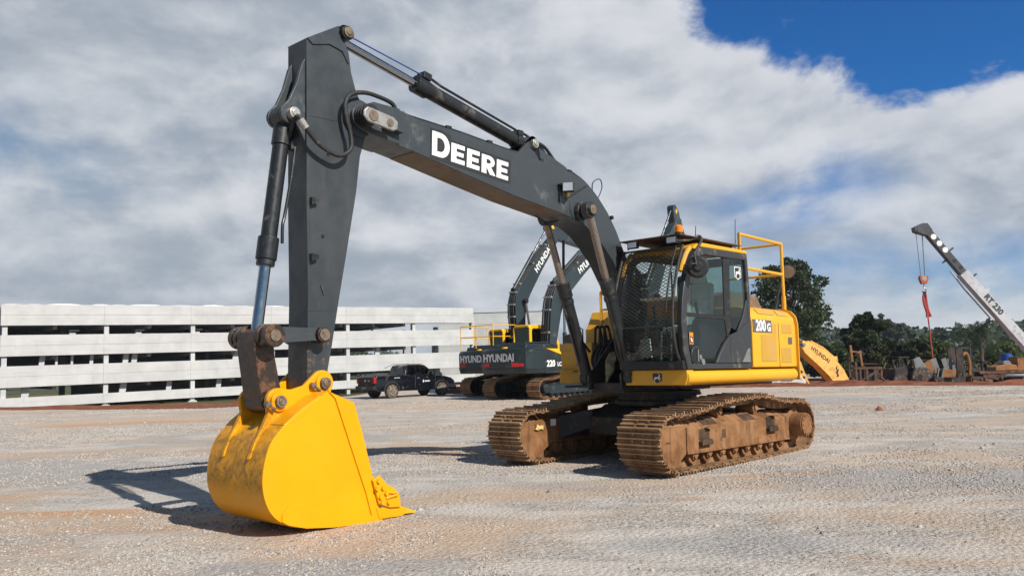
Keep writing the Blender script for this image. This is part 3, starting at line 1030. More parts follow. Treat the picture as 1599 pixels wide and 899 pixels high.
def track(parent, side, main=True, mshoe='shoe', mframe='mud', rz=0.0):
    """side +1 = left. Belt is the part, frame / rollers / motor its sub-parts."""
    yc = 1.195 * side
    y0, y1 = yc - .33, yc + .33
    bm_ = belt_mesh(TRACK_PATH, y0, y1)
    b = bm_.build('crawler_track', M[mshoe], parent)
    b.data.materials.append(M['shoe_edge'])
    for i in bm_.edge:
        b.data.polygons[i].material_index = 1
    b.rotation_euler = (0, 0, rz)

    def Y(v):
        return yc + v * side
    fr = MB()
    # box beam with a sloping shoulder (cross-section in y,z), outer side +v
    sec = [(-.20, .25), (.225, .215), (.235, .235), (.225, .27), (.225, .545), (.06, .665), (-.08, .68), (-.20, .60)]
    fr.prism([(Y(a), z) for a, z in sec], -1.46, 1.42, 'yz')
    fr.box(-1.47, 1.43, min(Y(.225), Y(.245)), max(Y(.225), Y(.245)), .205, .235)
    # end collars
    for x in (1.43, -1.40):
        fr.prism([(Y(a * 1.04), .42 + (z - .42) * 1.05) for a, z in sec], x - .02, x + .02, 'yz')
    frm = fr.build('track_frame', M[mframe], b, 0.012)
    ig = MB()
    o = [(2.00, .575), (2.065, .50), (2.075, .32), (1.985, .075), (1.90, .04), (1.73, .05), (1.455, .215), (1.455, .575)]
    for v in (.19, -.21):
        ig.prism(o, Y(v), Y(v + .03))
    ig.prism([(Y(.225), .575), (Y(.12), .66), (Y(-.12), .66), (Y(-.21), .575)], 1.47, 1.96, 'yz')
    ig.build('idler_guard', M[mframe], b, 0.01)
    idl = MB()
    idl.ycyl(1.80, .375, Y(-.09), Y(.09), .285, 32)
    idl.ycyl(1.80, .375, Y(-.16), Y(.16), .10, 16)
    idl.build('idler', M['mud_and_hole_shade' if main else mframe], b, 0.01)
    for k in range(8):
        x = 1.22 - k * .355
        mb = MB()
        for v in (-.125, .125):
            mb.ycyl(x, .175, Y(v - .045), Y(v + .045), .112, 18)
        mb.ycyl(x, .175, Y(-.20), Y(.20), .06, 12)
        mb.ycyl(x, .175, Y(.20), Y(.222), .042, 10)
        for v in (-.195, .195):
            mb.box(x - .07, x + .07, min(Y(v - .02), Y(v + .02)), max(Y(v - .02), Y(v + .02)), .165, .235)
        mb.build('track_roller', M[mframe], b, 0.006)
    for x in (.48, -.56):
        mb = MB()
        mb.ycyl(x, .735, Y(-.13), Y(.16), .075, 18)
        mb.ycyl(x, .735, Y(.16), Y(.185), .048, 14)
        mb.box(x - .05, x + .05, min(Y(-.15), Y(-.05)), max(Y(-.15), Y(-.05)), .62, .74)
        mb.build('carrier_roller', M[mframe], b, 0.006)
    sp = MB()
    sp.ycyl(-1.80, .415, Y(-.05), Y(.05), .30, 36)
    for k in range(22):
        a = 2 * math.pi * k / 22
        sp.obox((-1.80 + .315 * math.cos(a), Y(0), .415 + .315 * math.sin(a)), (.07, .09, .045), Matrix.Rotation(-a, 3, 'Y'))
    sp.build('sprocket', M['mud_and_hole_shade' if main else mframe], b, 0.004)
    mo = MB()
    mo.ycyl(-1.80, .415, Y(.05), Y(.16), .255, 32)
    mo.ycyl(-1.80, .42, Y(.16), Y(.36), .185, 32)
    mo.ycyl(-1.80, .42, Y(.36), Y(.385), .175, 32)
    for k in range(12):
        a = 2 * math.pi * k / 12
        mo.ycyl(-1.80 + .15 * math.cos(a), .42 + .15 * math.sin(a), Y(.385), Y(.40), .016, 8)
    mo.box(-1.62, -1.40, min(Y(-.15), Y(.15)), max(Y(-.15), Y(.15)), .24, .60)
    mo.build('drive_motor', M[mframe], b, 0.012)
    if main:
        for (x, z) in ((1.02, .375), (-.88, .44)):
            mb = MB()
            mb.prism([(x - .14, z - .07), (x + .14, z - .07), (x + .14, z - .02), (x + .10, z + .01), (x - .10, z + .01), (x - .14, z - .02)], Y(.228), Y(.29))
            mb.build('foot_step', M['mud_and_hole_shade'], b, 0.01)
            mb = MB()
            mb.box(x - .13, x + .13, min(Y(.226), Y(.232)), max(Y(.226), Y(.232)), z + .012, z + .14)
            mb.build('step_shade_plate', M['mud_and_hole_shade'], b)  # raised dark plate painted for the shade in the step recess
            mb = MB()
            mb.box(x - .16, x - .01, min(Y(.20), Y(.285)), max(Y(.20), Y(.285)), z + .145, z + .16)
            mb.build('step_lip', M[mframe], b)
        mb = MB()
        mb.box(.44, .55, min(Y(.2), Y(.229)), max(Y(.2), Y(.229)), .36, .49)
        mb.build('frame_hole_shade', M['mud_and_hole_shade'], b, 0.02)  # dark plate in place of the shade inside the square hole
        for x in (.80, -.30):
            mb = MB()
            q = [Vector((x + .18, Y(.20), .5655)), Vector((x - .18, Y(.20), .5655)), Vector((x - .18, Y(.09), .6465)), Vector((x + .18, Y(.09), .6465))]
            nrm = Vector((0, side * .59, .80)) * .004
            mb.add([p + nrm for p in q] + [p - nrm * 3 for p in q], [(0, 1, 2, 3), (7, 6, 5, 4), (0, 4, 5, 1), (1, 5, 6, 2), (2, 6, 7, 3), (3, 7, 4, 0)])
            mb.build('shoulder_hole_shade', M['mud_and_hole_shade'], b)  # dark sheet painted as the shade within the shoulder hole
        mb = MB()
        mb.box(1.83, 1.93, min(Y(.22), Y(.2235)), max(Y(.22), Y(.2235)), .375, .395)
        mb.build('guard_slot_shade', M['mud_and_hole_shade'], b)  # thin dark strip drawn as the shade of a slot
    return b


RZL = -(TH_L - TH_U)
track(EXC, 1, True, rz=RZL)
tr_far = track(EXC, -1, True, rz=RZL)
mb = MB()
mb.prism([(.95, .62), (.55, .80), (-.55, .80), (-.95, .62), (-.95, .36), (-.5, .42), (.5, .42), (.95, .36)], -.62, .62)
for sx in (1, -1):
    for sy in (1, -1):
        mb.prism([(sx * .35, .46), (sx * .95, .46), (sx * .9, .74), (sx * .35, .78)], sy * .58, sy * 1.02,
                 o2=[(sx * .55, .30), (sx * 1.25, .28), (sx * 1.2, .64), (sx * .55, .68)])
mb.cyl((0, 0, .78), (0, 0, .86), .66, 48)
ch = mb.build('chassis', M['grease'], EXC, 0.015)
ch.rotation_euler = (0, 0, RZL)
mb = MB()
mb.cyl((0, 0, .86), (0, 0, .93), .60, 48)
mb.cyl((0, 0, .93), (0, 0, 1.0), .66, 48)
for k in range(36):
    a = 2 * math.pi * k / 36
    mb.cyl((.63 * math.cos(a), .63 * math.sin(a), .85), (.63 * math.cos(a), .63 * math.sin(a), .88), .018, 6)
    mb.cyl((.665 * math.cos(a), .665 * math.sin(a), .95), (.672 * math.cos(a), .672 * math.sin(a), .95), .018, 6)
mb.build('swing_bearing', M['grease'], EXC, 0.006)
for nm, x0, x1, z0, z1, mt in (('sticker', 1.30, 1.42, .50, .60, 'white'), ('sticker', 1.60, 1.85, .44, .53, 'white')):
    mb = MB()
    if x0 < 1.5:
        mb.box(x0, x1, -.985, -.981, z0, z1)
    else:
        mb.prism([(1.80, .47), (1.74, .455), (1.67, .47), (1.62, .46), (1.61, .52), (1.68, .525), (1.71, .515), (1.75, .545), (1.77, .50)], -.9545, -.9515)
    o = mb.build(nm, M[mt] if x0 < 1.5 else paint('torn_yellow_sticker', (.62, .46, .16), .6, (.3, .18, .08), .3, 8), tr_far)

# --- platform, skirt, hood ------------------------------------------------
mb = MB()
mb.box(-1.95, 1.0, -1.05, 1.0, 1.065, 1.10)
mb.box(-1.2, 1.30, -.27, .27, 1.0, 1.14)
mb.prism([(1.40, 1.04), (1.42, 1.26), (1.28, 1.34), (.70, 1.84), (.3, 1.90), (-.3, 1.2), (-.3, 1.0)], .27, .305)
mb.prism([(1.40, 1.04), (1.42, 1.26), (1.28, 1.34), (.70, 1.84), (.3, 1.90), (-.3, 1.2), (-.3, 1.0)], -.305, -.27)
mb.build('swing_frame', M['grease'], EXC, 0.008)

# yellow skirt under cab and engine doors: rounded profile in (y,z)
prof = [(1.22, 1.105)] + [(1.255 + .105 * math.cos(R(a)), 1.21 + .105 * math.sin(R(a))) for a in range(-80, 91, 17)] + [(1.20, 1.315)]
mb = MB()
mb.prism(prof, -2.16, 1.36, 'yz')
sk = mb.build('side_skirt', M['yellow'], EXC, 0.004)
mb = MB()
o = [(.30, 1.315), (1.33, 1.315), (1.345, 1.21), (1.30, 1.105), (.345, 1.105)]
mb.prism(o, 1.20, 1.372, 'yz')
cf = mb.build('front_skirt', M['yellow'], EXC, 0.012)
# deer badge on the front skirt
mb = MB()
mb.prism([(.795, 1.26), (.805, 1.27), (.935, 1.27), (.945, 1.26), (.94, 1.17), (.87, 1.135), (.80, 1.17)], 1.372, 1.376, 'yz')
bd = mb.build('badge', M['decal_dark'], cf)


def deer(parent, org, xd, up, s, mat):
    """small leaping deer figure drawn as flat pieces"""
    org, xd, up = Vector(org), Vector(xd), Vector(up)
    nn = xd.cross(up)
    polys = [
        [(-.50, -.02), (-.30, .14), (.05, .10), (.22, .22), (.30, .10), (.10, -.10), (-.25, -.08), (-.42, -.16)],
        [(.18, .18), (.30, .42), (.46, .40), (.48, .32), (.38, .28), (.30, .10)],
        [(.30, .42), (.20, .58), (.05, .60), (.16, .55), (.24, .44)],
        [(-.42, -.16), (-.62, -.36), (-.56, -.38), (-.34, -.16)],
        [(-.34, -.10), (-.48, -.46), (-.42, -.46), (-.24, -.10)],
        [(.10, -.08), (.30, -.20), (.26, -.40), (.32, -.40), (.38, -.16), (.24, .02)],
        [(.24, .06), (.46, -.06), (.52, -.26), (.56, -.24), (.52, .02), (.28, .14)],
    ]
    mb = MB()
    for i, p in enumerate(polys):
        off = nn * (0.0006 * i)
        n = len(p)
        a = [org + xd * (x * s) + up * (y * s) + off for x, y in p]
        mb.add(a + [q - nn * .0015 for q in a], [tuple(range(n)), tuple(range(2 * n - 1, n - 1, -1))] + [(k, k + n, (k + 1) % n + n, (k + 1) % n) for k in range(n)])
    return mb.build('emblem', mat, parent)


deer(bd, (1.3785, .87, 1.205), (0, 1, 0), (0, 0, 1), .105, M['white'])

# engine side: rounded shoulder, profile in (x,z), whole width
mb = MB()
o = [(-.55, 1.33), (-2.19, 1.33), (-2.215, 1.55), (-2.20, 2.0)] + [(-1.99 + .21 * math.cos(R(a)), 2.07 + .21 * math.sin(R(a))) for a in (165, 145, 125, 105, 90)] + [(-.55, 2.27)]
oi = [(x * .995 - .004, z) for x, z in o]
sec = [(1.36, 1.33), (1.362, 2.02), (1.335, 2.14), (1.26, 2.23), (1.14, 2.275), (-1.14, 2.275), (-1.30, 2.2), (-1.36, 2.0), (-1.36, 1.33)]
mb.prism(sec, -2.10, -.56, 'yz')
sec2 = [(y * .97, 1.33 + (z - 1.33) * .93) for y, z in sec]
mb.prism(sec, -2.105, -2.235, 'yz', o2=sec2)
hood = mb.build('engine_hood', M['yellow'], EXC, 0.02, seg=3)


def grille_panel(x0, x1, z0, z1, y=1.361, cut=None, parent=hood):
    mb = MB()
    o = cut or [(x0, z0), (x1, z0), (x1, z1), (x0, z1)]
    mb.prism(o, y, y + .006)
    return mb.build('grille', M['grille'], parent, 0.003)


grille_panel(0, 0, 0, 0, cut=[(-.84, 1.83), (-.84, 1.42), (-1.39, 1.42), (-1.40, 2.01), (-1.24, 2.01), (-1.24, 1.84)])
grille_panel(-1.97, -1.60, 1.87, 2.02)
grille_panel(-1.93, -1.56, 1.40, 1.64)
for x0, x1 in ((-1.42, -.84), (-1.94, -1.55)):
    mb = MB()
    a, b = (1.331, 2.148), (1.262, 2.231)
    vs = []
    for (yy, zz) in (a, b):
        for x in (x0, x1):
            vs.append((x, yy + .004, zz + .006))
    mb.add(vs, [(0, 1, 3, 2)])
    mb.add([(v[0], v[1] - .006, v[2] - .006) for v in vs], [(0, 2, 3, 1)])
    mb.build('grille', M['grille'], hood)
mb = MB()
mb.box(-1.97, -1.83, 1.360, 1.374, 1.70, 1.81)
mb.build('door_latch', M['decal_grey'], hood, 0.008)
mb = MB()
mb.box(-1.485, -1.475, 1.3605, 1.366, 1.335, 2.03)
mb.build('panel_gap', M['decal_dark'], hood)
mb = MB()
mb.box(-1.22, -.575, 1.3625, 1.3675, 1.865, 2.06)
nb = mb.build('number_plate', M['decal_grey'], hood)
text('200', (-.835, 1.3705, 1.96), (-1, 0, 0), (0, 0, 1), .235, M['white'], nb, .006, stretch=.98)
text('G', (-1.118, 1.3705, 1.942), (-1, 0, 0), (0, 0, 1), .175, M['white'], nb, .006, stretch=1.0)
# counterweight
mb = MB()
o = []
for k in range(13):
    a = R(-78 + 13 * k)
    o.append((-1.30 - 1.30 * math.cos(a), 1.31 * math.sin(a) * 1.0))
o = [(-2.236, -1.30), (-2.30, -1.1), (-2.40, -.75), (-2.48, 0), (-2.40, .75), (-2.30, 1.1), (-2.236, 1.30)]
mb.prism(o, 1.115, 2.20, 'xy')
mb.build('counterweight', M['yellow'], EXC, 0.05, seg=3)
mb = MB()
mb.prism([(y * 1.012, 1.10 + (z - 1.10) * 1.02) for y, z in [(1.36, 1.12), (1.362, 2.02), (1.335, 2.14), (1.26, 2.23), (1.14, 2.275), (1.0, 2.275), (1.0, 1.12)]], -2.20, -2.232, 'yz')
mb.build('edge_trim', M['yellow_dusty'], EXC, 0.008)
# raised engine cover behind the cab (dusty brown) and exhaust
mb = MB()
mb.prism([(-.70, 2.28), (-1.92, 2.28), (-1.72, 2.50), (-1.55, 2.53), (-.78, 2.53), (-.70, 2.48)], -.95, .92)
mb.build('engine_cover', paint('dusty_brown_cover', (0.16, .105, .065), .7, (.26, .18, .11), .3, 2.5), EXC, 0.03)
# rear mirror on a stalk
mb = MB()
mb.tube(smooth_path([(-2.15, 1.0, 2.28), (-2.22, 1.04, 2.5), (-2.38, 1.10, 2.92)], 4), .022, 8)
mb.bar((-2.15, 1.0, 2.26), (-2.22, 1.04, 2.48), .07, .03)
mr = mb.build('mirror_arm', M['black'], EXC)
mb = MB()
c = Vector((-2.42, 1.16, 2.95))
dn = Vector((.90, .42, .10)).normalized()
mb.cyl(c, c - dn * .05, .135, 28, .09)
mb.build('mirror_shell', M['black'], mr, 0.006)
mb = MB()
mb.cyl(c + dn * .004, c - dn * .004, .112, 28)
mb.build('mirror_glass', paint('dusty_mirror', (.24, .15, .09), .3, (.14, .09, .05), .3, 6, metal=.4), mr)

# right-hand side: boxes and tank, seen past the boom
mb = MB()
mb.prism([(.74, 1.12), (.74, 1.32), (.68, 1.33), (.70, 1.70), (.66, 1.74), (-.1, 1.74), (-.1, 1.12)], -1.36, -.73)
tk = mb.build('fuel_tank', M['yellow_dusty'], EXC, 0.015)
mb = MB()
mb.prism([(-1.37, 1.64), (-.72, 1.64), (-.72, 1.76), (-1.37, 1.76)], .10, .715, 'yz')
mb.build('tank_lid', M['yellow_dusty'], tk, 0.01)
mb = MB()
mb.box(.70, .712, -1.03, -.90, 1.40, 1.52)
mb.build('lock_plate', M['black'], tk, 0.01)
mb = MB()
mb.prism([(-.92, 1.425), (-.91, 1.425), (-.91, 1.50), (-1.02, 1.50), (-1.02, 1.44), (-.97, 1.425)], .712, .722, 'yz')
mb.build('lock_handle', M['scrap_grey'], tk, 0.003)
mb = MB()
mb.box(.70, .85, -1.38, -1.0, 1.30, 1.325)
mb.build('step', M['yellow_dusty'], tk, 0.006)
mb = MB()
mb.box(-.75, .10, -1.30, -.60, 1.74, 2.02)
mb.prism([(.08, 2.0), (-.1, 2.3), (-.75, 2.3), (-.75, 2.0)], -1.3, -.60)
mb.build('side_box', M['yellow_dusty'], EXC, 0.02)
mb = MB()
for y in (-1.02, -.86):
    mb.tube([(.02, y, 2.02), (.02, y, 2.62)], .022, 8)
mb.tube([(.02, -1.02, 2.62), (.02, -.86, 2.62)], .022, 8)
mb.tube([(.02, -1.02, 2.32), (.02, -.86, 2.32)], .018, 8)
mb.build('grab_rail', M['yellow'], EXC)
# hydraulic hoses rising from the valve to the boom
for k in range(5):
    y = -.30 - .075 * k
    hose([(.15, y, 1.3), (.6, y, 1.25), (.86, y - .01, 1.45), (.72, y, 1.70), (.40, y * .9, 1.80)], .022, EXC)
for k in range(3):
    y = -.42 - .085 * k
    hose([(.60, y, 1.75), (.66, y, 1.95), (.72, y, 2.00), (.78, y, 1.95), (.80, y, 1.70)], .02, EXC)
mb = MB()
mb.box(.0, .72, -.70, -.30, 1.09, 1.55)
mb.build('valve_block', M['black'], EXC, 0.02)

# --- cab ------------------------------------------------------------------
CY0, CY1 = .31, 1.335
mb = MB()
side_o = [(1.38, 1.32), (1.475, 1.60), (1.50, 1.97), (1.46, 2.26), (1.38, 2.52), (1.24, 2.80), (1.08, 2.95), (.88, 3.015), (-.50, 3.045), (-.535, 2.5), (-.515, 1.32)]


def ring(mb, outer, inner, a0, a1):
    n = len(outer)
    vs = [(p[0], a, p[1]) for a in (a0, a1) for ring_ in (outer, inner) for p in ring_]
    fs = []
    for i in range(n):
        j = (i + 1) % n
        fs += [(i, j, n + j, n + i), (2 * n + i, 3 * n + i, 3 * n + j, 2 * n + j), (i, 2 * n + i, 2 * n + j, j), (n + i, n + j, 3 * n + j, 3 * n + i)]
    mb.add(vs, fs)


inner_o = [(1.27, 1.395), (1.335, 1.62), (1.36, 1.97), (1.32, 2.24), (1.25, 2.47), (1.12, 2.73), (1.0, 2.86), (.82, 2.915), (-.43, 2.945), (-.455, 2.5), (-.44, 1.395)]
ring(mb, side_o, inner_o, CY1 - .06, CY1 + .025)
ring(mb, side_o, inner_o, CY0, CY0 + .06)
cab = mb.build('cab', M['trim'], EXC, 0.018, seg=3)
mb = MB()
mb.box(-.53, -.47, CY0 + .06, CY1 - .06, 1.32, 2.1)
mb.box(-.53, -.47, CY0 + .06, CY1 - .06, 2.9, 3.03)
mb.box(-.5, 1.36, CY0 + .02, CY1 - .02, 1.322, 1.37)
mb.build('cab_shell', M['black'], cab, 0.01)
mb = MB()
mb.box(-.525, -.50, CY0 + .06, CY1 - .06, 2.1, 2.9)
mb.build('rear_window', M['glass'], cab)
# roof with rounded yellow shoulder
mb = MB()
ro = [(.90, 3.018), (1.06, 2.965), (1.10, 2.985), (1.02, 3.045), (.86, 3.085), (-.46, 3.105), (-.53, 3.09), (-.53, 3.048)]
mb.prism(ro, CY0 + .01, CY1 + .012)
mb.build('cab_roof', M['yellow'], cab, 0.02, seg=3)
# yellow front corner strip following the pillar
fp = [(1.10, 2.965), (1.20, 2.88), (1.30, 2.74), (1.36, 2.62)]
mb = MB()
mb.tube(smooth_path([(x + .03, CY1 - .03, z + .02) for x, z in fp], 4), .035, 8)
mb.tube(smooth_path([(x + .03, CY0 + .04, z + .02) for x, z in fp], 4), .03, 8)
mb.tube([(1.15, CY0 + .04, 2.97), (1.15, CY1 - .03, 2.97)], .03, 8)
mb.build('roof_edge', M['yellow_dusty'], cab)
# windshield: curved sheet
wx = [(1.30, 1.40), (1.40, 1.62), (1.43, 1.97), (1.39, 2.25), (1.32, 2.50), (1.18, 2.76), (1.04, 2.92)]
wp = smooth_path([(x, 0, z) for x, z in wx], 5)
mb = MB()
n = len(wp)
mb.add([(p.x, CY0 + .06, p.z) for p in wp] + [(p.x, CY1 - .06, p.z) for p in wp], [(i, i + 1, n + i + 1, n + i) for i in range(n - 1)])
mb.build('windshield', M['glass'], cab, angle=80)
mb = MB()
mb.box(1.27, 1.47, CY0 + .005, CY1 + .0, 1.318, 1.44)
mb.build('front_sill', M['black'], cab, 0.015)
# left side glazing and door
gy = CY1 - .012


def side_panel(name, o, mat, y=gy, th=.008, parent=cab, bevel=0.0):
    mb = MB()
    mb.prism(o, y, y + th)
    return mb.build(name, mat, parent, bevel)


side_panel('door_window', [(1.19, 2.08), (1.155, 2.45), (1.03, 2.77), (.92, 2.90), (.22, 2.91), (.255, 2.08)], M['glass'])
side_panel('door_window', [(1.26, 2.02), (1.29, 1.80), (1.28, 1.60), (1.0, 1.415), (.50, 1.405), (.20, 1.80), (.20, 2.02)], M['glass'])
side_panel('quarter_window', [(.05, 2.94), (-.43, 2.945), (-.42, 2.32), (-.30, 2.10), (-.07, 1.88), (.07, 1.92)], M['glass'])
# door frame pieces: waist rail, B pillar, front inner frame
side_panel('waist_rail', [(1.36, 2.085), (.20, 2.075), (.20, 2.025), (1.36, 2.025)], M['black'], gy - .004, .02)
side_panel('middle_pillar', [(.24, 2.93), (.04, 2.94), (.09, 1.90), (.20, 1.72), (.26, 2.05)], M['black'], gy - .006, .02)
lp = side_panel('lower_panel', [(.60, 1.395), (.50, 1.52), (.33, 1.68), (.16, 1.80), (-.10, 1.86), (-.46, 2.02), (-.46, 1.395)], M['trim'], gy - .004, .048, bevel=.014)
mb = MB()
mb.prism([(.155, 1.40), (.165, 1.40), (.175, 1.60), (.15, 1.79), (.14, 1.79), (.165, 1.60)], gy + .04, gy + .0465)
mb.build('panel_gap', M['decal_dark'], lp)
mb = MB()
mb.prism([(-.18, 1.41), (-.44, 1.41), (-.43, 1.62), (-.36, 1.60)], gy + .04, gy + .052)
mb.build('mount_plate', M['scrap_grey'], lp, 0.004)
side_panel('quarter_trim', [(-.43, 2.34), (-.46, 2.34), (-.46, 1.95), (-.20, 1.88), (-.10, 1.86), (-.30, 2.09)], M['trim'], gy - .003, .03, bevel=.006)
# door latch bulge near the front foot
mb = MB()
mb.ycyl(1.13, 1.50, gy - .004, gy + .03, .135, 28)
lt = mb.build('latch_housing', M['trim'], cab, 0.012)
mb = MB()
mb.ycyl(1.13, 1.50, gy + .03, gy + .036, .11, 24)
mb.build('latch_recess', M['black'], lt)
mb = MB()
mb.box(1.10, 1.13, gy + .036, gy + .05, 1.42, 1.58)
mb.ycyl(1.05, 1.48, gy + .036, gy + .05, .035, 14)
mb.build('door_handle', M['scrap_grey'], lt, 0.004)
mb = MB()
mb.ycyl(.97, 1.415, gy + .004, gy + .045, .045, 16)
mb.build('hinge_cap', M['scrap_grey'], cab, 0.008)
mb = MB()
mb.box(1.175, 1.275, gy + .0085, gy + .0115, 1.655, 1.815)
st = mb.build('warning_sticker', M['orange_label'], cab)
mb = MB()
mb.box(1.19, 1.26, gy + .0115, gy + .0135, 1.67, 1.76)
mb.build('sticker_picture', M['decal_dark'], st)
mb = MB()
mb.obox((1.225, gy + .0145, 1.715), (.03, .001, .06), Matrix.Rotation(.5, 3, 'Y'))
mb.build('sticker_figure', M['white'], st)
# window emblem: white shield outline and deer
shield = [(-.115, 2.815), (-.135, 2.83), (-.31, 2.83), (-.33, 2.815), (-.325, 2.68), (-.22, 2.635), (-.12, 2.68)]
cx, cz = -.222, 2.74
side_panel('emblem_border', shield, M['white'], gy + .0085, .0015)
em = side_panel('emblem_field', [(cx + (x - cx) * .86, cz + (z - cz) * .86) for x, z in shield], M['decal_dark'], gy + .0105, .0015)
deer(em, (cx, gy + .0135, cz), (-1, 0, 0), (0, 0, 1), .145, M['white'])
# interior
mb = MB()
mb.prism([(.20, 1.85), (.72, 1.83), (.76, 1.90), (.70, 1.96), (.25, 1.97), (.20, 1.92)], .58, 1.06)
mb.prism([(.14, 1.88), (.26, 1.92), (.17, 2.52), (.10, 2.60), (.02, 2.58), (.0, 2.5)], .57, 1.07)
mb.prism([(.10, 2.60), (.04, 2.6), (.02, 2.82), (.09, 2.83)], .70, .94)
st = mb.build('seat', M['seat'], cab, 0.04, seg=3)
mb = MB()
mb.box(.1, .75, .58, 1.06, 1.37, 1.83)
mb.build('seat_base', M['black'], cab, 0.02)
for y0, y1 in ((.40, .54), (1.10, 1.24)):
    mb = MB()
    mb.prism([(.10, 1.37), (.85, 1.37), (.80, 1.98), (.70, 2.06), (.10, 2.02)], y0, y1)
    cn = mb.build('console', M['black'], cab, 0.02)
    mb = MB()
    mb.tube([(.72, (y0 + y1) / 2, 2.02), (.78, (y0 + y1) / 2, 2.26)], .022, 8)
    mb.build('joystick', M['black'], cn)
for y in (.74, .90):
    mb = MB()
    mb.tube([(1.06, y, 1.37), (1.02, y, 1.85)], .018, 8)
    mb.box(1.0, 1.2, y - .07, y + .07, 1.40, 1.42)
    mb.build('travel_lever', M['scrap_grey'], cab)
mb = MB()
mb.box(1.05, 1.15, .44, .54, 1.75, 2.3)
mb.build('monitor', M['black'], cab, 0.01)
mb = MB()
mb.obox((1.24, .62, 1.62), (.02, .16, .26), Matrix.Rotation(.15, 3, 'Y'))
mb.build('paper_sheet', M['seat'], cab)
# front guard: welded frame with diamond mesh
G = smooth_path([(1.42, 0, 1.42), (1.53, 0, 1.62), (1.58, 0, 1.97), (1.55, 0, 2.25), (1.48, 0, 2.50), (1.36, 0, 2.80), (1.24, 0, 3.02)], 8)
gl = [0.0]
for i in range(1, len(G)):
    gl.append(gl[-1] + (G[i] - G[i - 1]).length)
GH = gl[-1]
GY0, GY1 = CY0 + .0, CY1 - .07


def gpt(u, y):
    u = min(max(u, 0), GH)
    i = 0
    while i < len(gl) - 2 and gl[i + 1] < u:
        i += 1
    t = (u - gl[i]) / (gl[i + 1] - gl[i])
    p = G[i].lerp(G[i + 1], t)
    return Vector((p.x, y, p.z))


mb = MB()
for y in (GY0, GY1):
    mb.tube([gpt(GH * k / 16, y) for k in range(17)], .02, 8)
for u in (0.01, GH * .30, GH - .01):
    mb.tube([gpt(u, GY0), gpt(u, GY1)], .014, 8)
mb.tube([gpt(GH * k / 16, GY1 - .10) for k in range(17)], .012, 8)
for y in (GY0, GY1):
    for u in (.08, GH * .5, GH - .1):
        p = gpt(u, y)
        mb.bar(p, p + Vector((-.11, 0, 0)), .04, .012)
gd = mb.build('front_guard', M['wire'], cab)
mb = MB()
W = GY1 - GY0
k1, k2 = .058, .032
nlines = int((GH / k2 * 0.5) + W / k1) + 2
stepu = .052
for sgn in (1, -1):
    c = -GH
    # lines u*ratio +- y = const : diamonds taller in y than u
    s0 = -2.0
    while s0 < 3.2:
        pts = []
        for j in range(0, 41):
            y = GY0 + W * j / 40
            u = s0 + sgn * (y - GY0) * .62 + (W * .62 if sgn < 0 else 0)
            if 0 <= u <= GH:
                pts.append(gpt(u, y))
        if len(pts) >= 3:
            pts = pts[::4] + ([pts[-1]] if (len(pts) - 1) % 4 else [])
            if len(pts) >= 2:
                mb.tube(pts, .0048, 4, False)
        s0 += stepu
mb.build('guard_mesh', M['wire'], gd, angle=80)
# roof plate, beacon, lamps
mb = MB()
rp = [(1.33, .28), (1.33, 1.28), (-.36, 1.34), (-.36, .28)]
mb.prism(rp, 3.155, 3.168, 'xy')
rpo = mb.build('roof_guard_plate', M['roof_under'], cab)
mb = MB()
for x in (1.22, .3, -.30):
    for y in (.36, 1.2):
        mb.tube([(x, y, 3.05), (x, y, 3.156)], .016, 8)
mb.build('guard_post', M['black'], rpo)
mb = MB()
mb.cyl((.98, 1.06, 3.169), (.98, 1.06, 3.25), .062, 20)
bc = mb.build('beacon', M['black'], cab)
mb = MB()
mb.cyl((.98, 1.06, 3.25), (.98, 1.06, 3.33), .062, 20, .058)
mb.cyl((.98, 1.06, 3.33), (.98, 1.06, 3.355), .058, 20, .035)
mb.build('beacon_lens', M['amber'], bc, angle=80)
for y in (.50, 1.14):
    mb = MB()
    mb.box(1.26, 1.34, y - .075, y + .075, 3.045, 3.14)
    wl = mb.build('work_light', M['black'], cab, 0.012)
    mb = MB()
    mb.box(1.34, 1.346, y - .065, y + .065, 3.055, 3.13)
    mb.build('lamp_glass', M['lamp_glass'], wl)
hose([(1.30, 1.20, 3.08), (1.0, 1.24, 3.12), (.86, 1.30, 3.18), (.90, 1.36, 3.10), (1.16, 1.37, 2.86), (1.40, 1.36, 2.60)], .02, cab, M['trim'])
hose([(.25, .9, 3.165), (.24, .92, 3.45)], .006, cab, M['black'], name='wiper')
mb = MB()
mb.tube([gpt(GH * .18, GY1 - .04) + Vector((-.06, 0, 0)), gpt(GH * .75, GY1 - .12) + Vector((-.06, 0, 0))], .012, 6)
mb.build('wiper', M['black'], cab)
# big round mirror at the left front corner
mb = MB()
mb.tube(smooth_path([(1.42, 1.36, 2.62), (1.46, 1.46, 2.70), (1.40, 1.54, 2.72)], 5), .018, 8)
mb.tube([(1.36, 1.50, 2.86), (1.38, 1.54, 2.70)], .014, 8)
ma = mb.build('mirror_arm', M['black'], cab)
mb = MB()
c = Vector((1.31, 1.52, 2.685))
dn = Vector((.80, .60, 0)).normalized()
mb.cyl(c - dn * .02, c + dn * .035, .155, 32, .13)
mb.cyl(c + dn * .035, c + dn * .06, .06, 16)
mb.build('mirror_shell', M['black'], ma, 0.008)
mb = MB()
mb.cyl(c - dn * .026, c - dn * .019, .145, 32)
mb.build('mirror_glass', M['mirror'], ma)
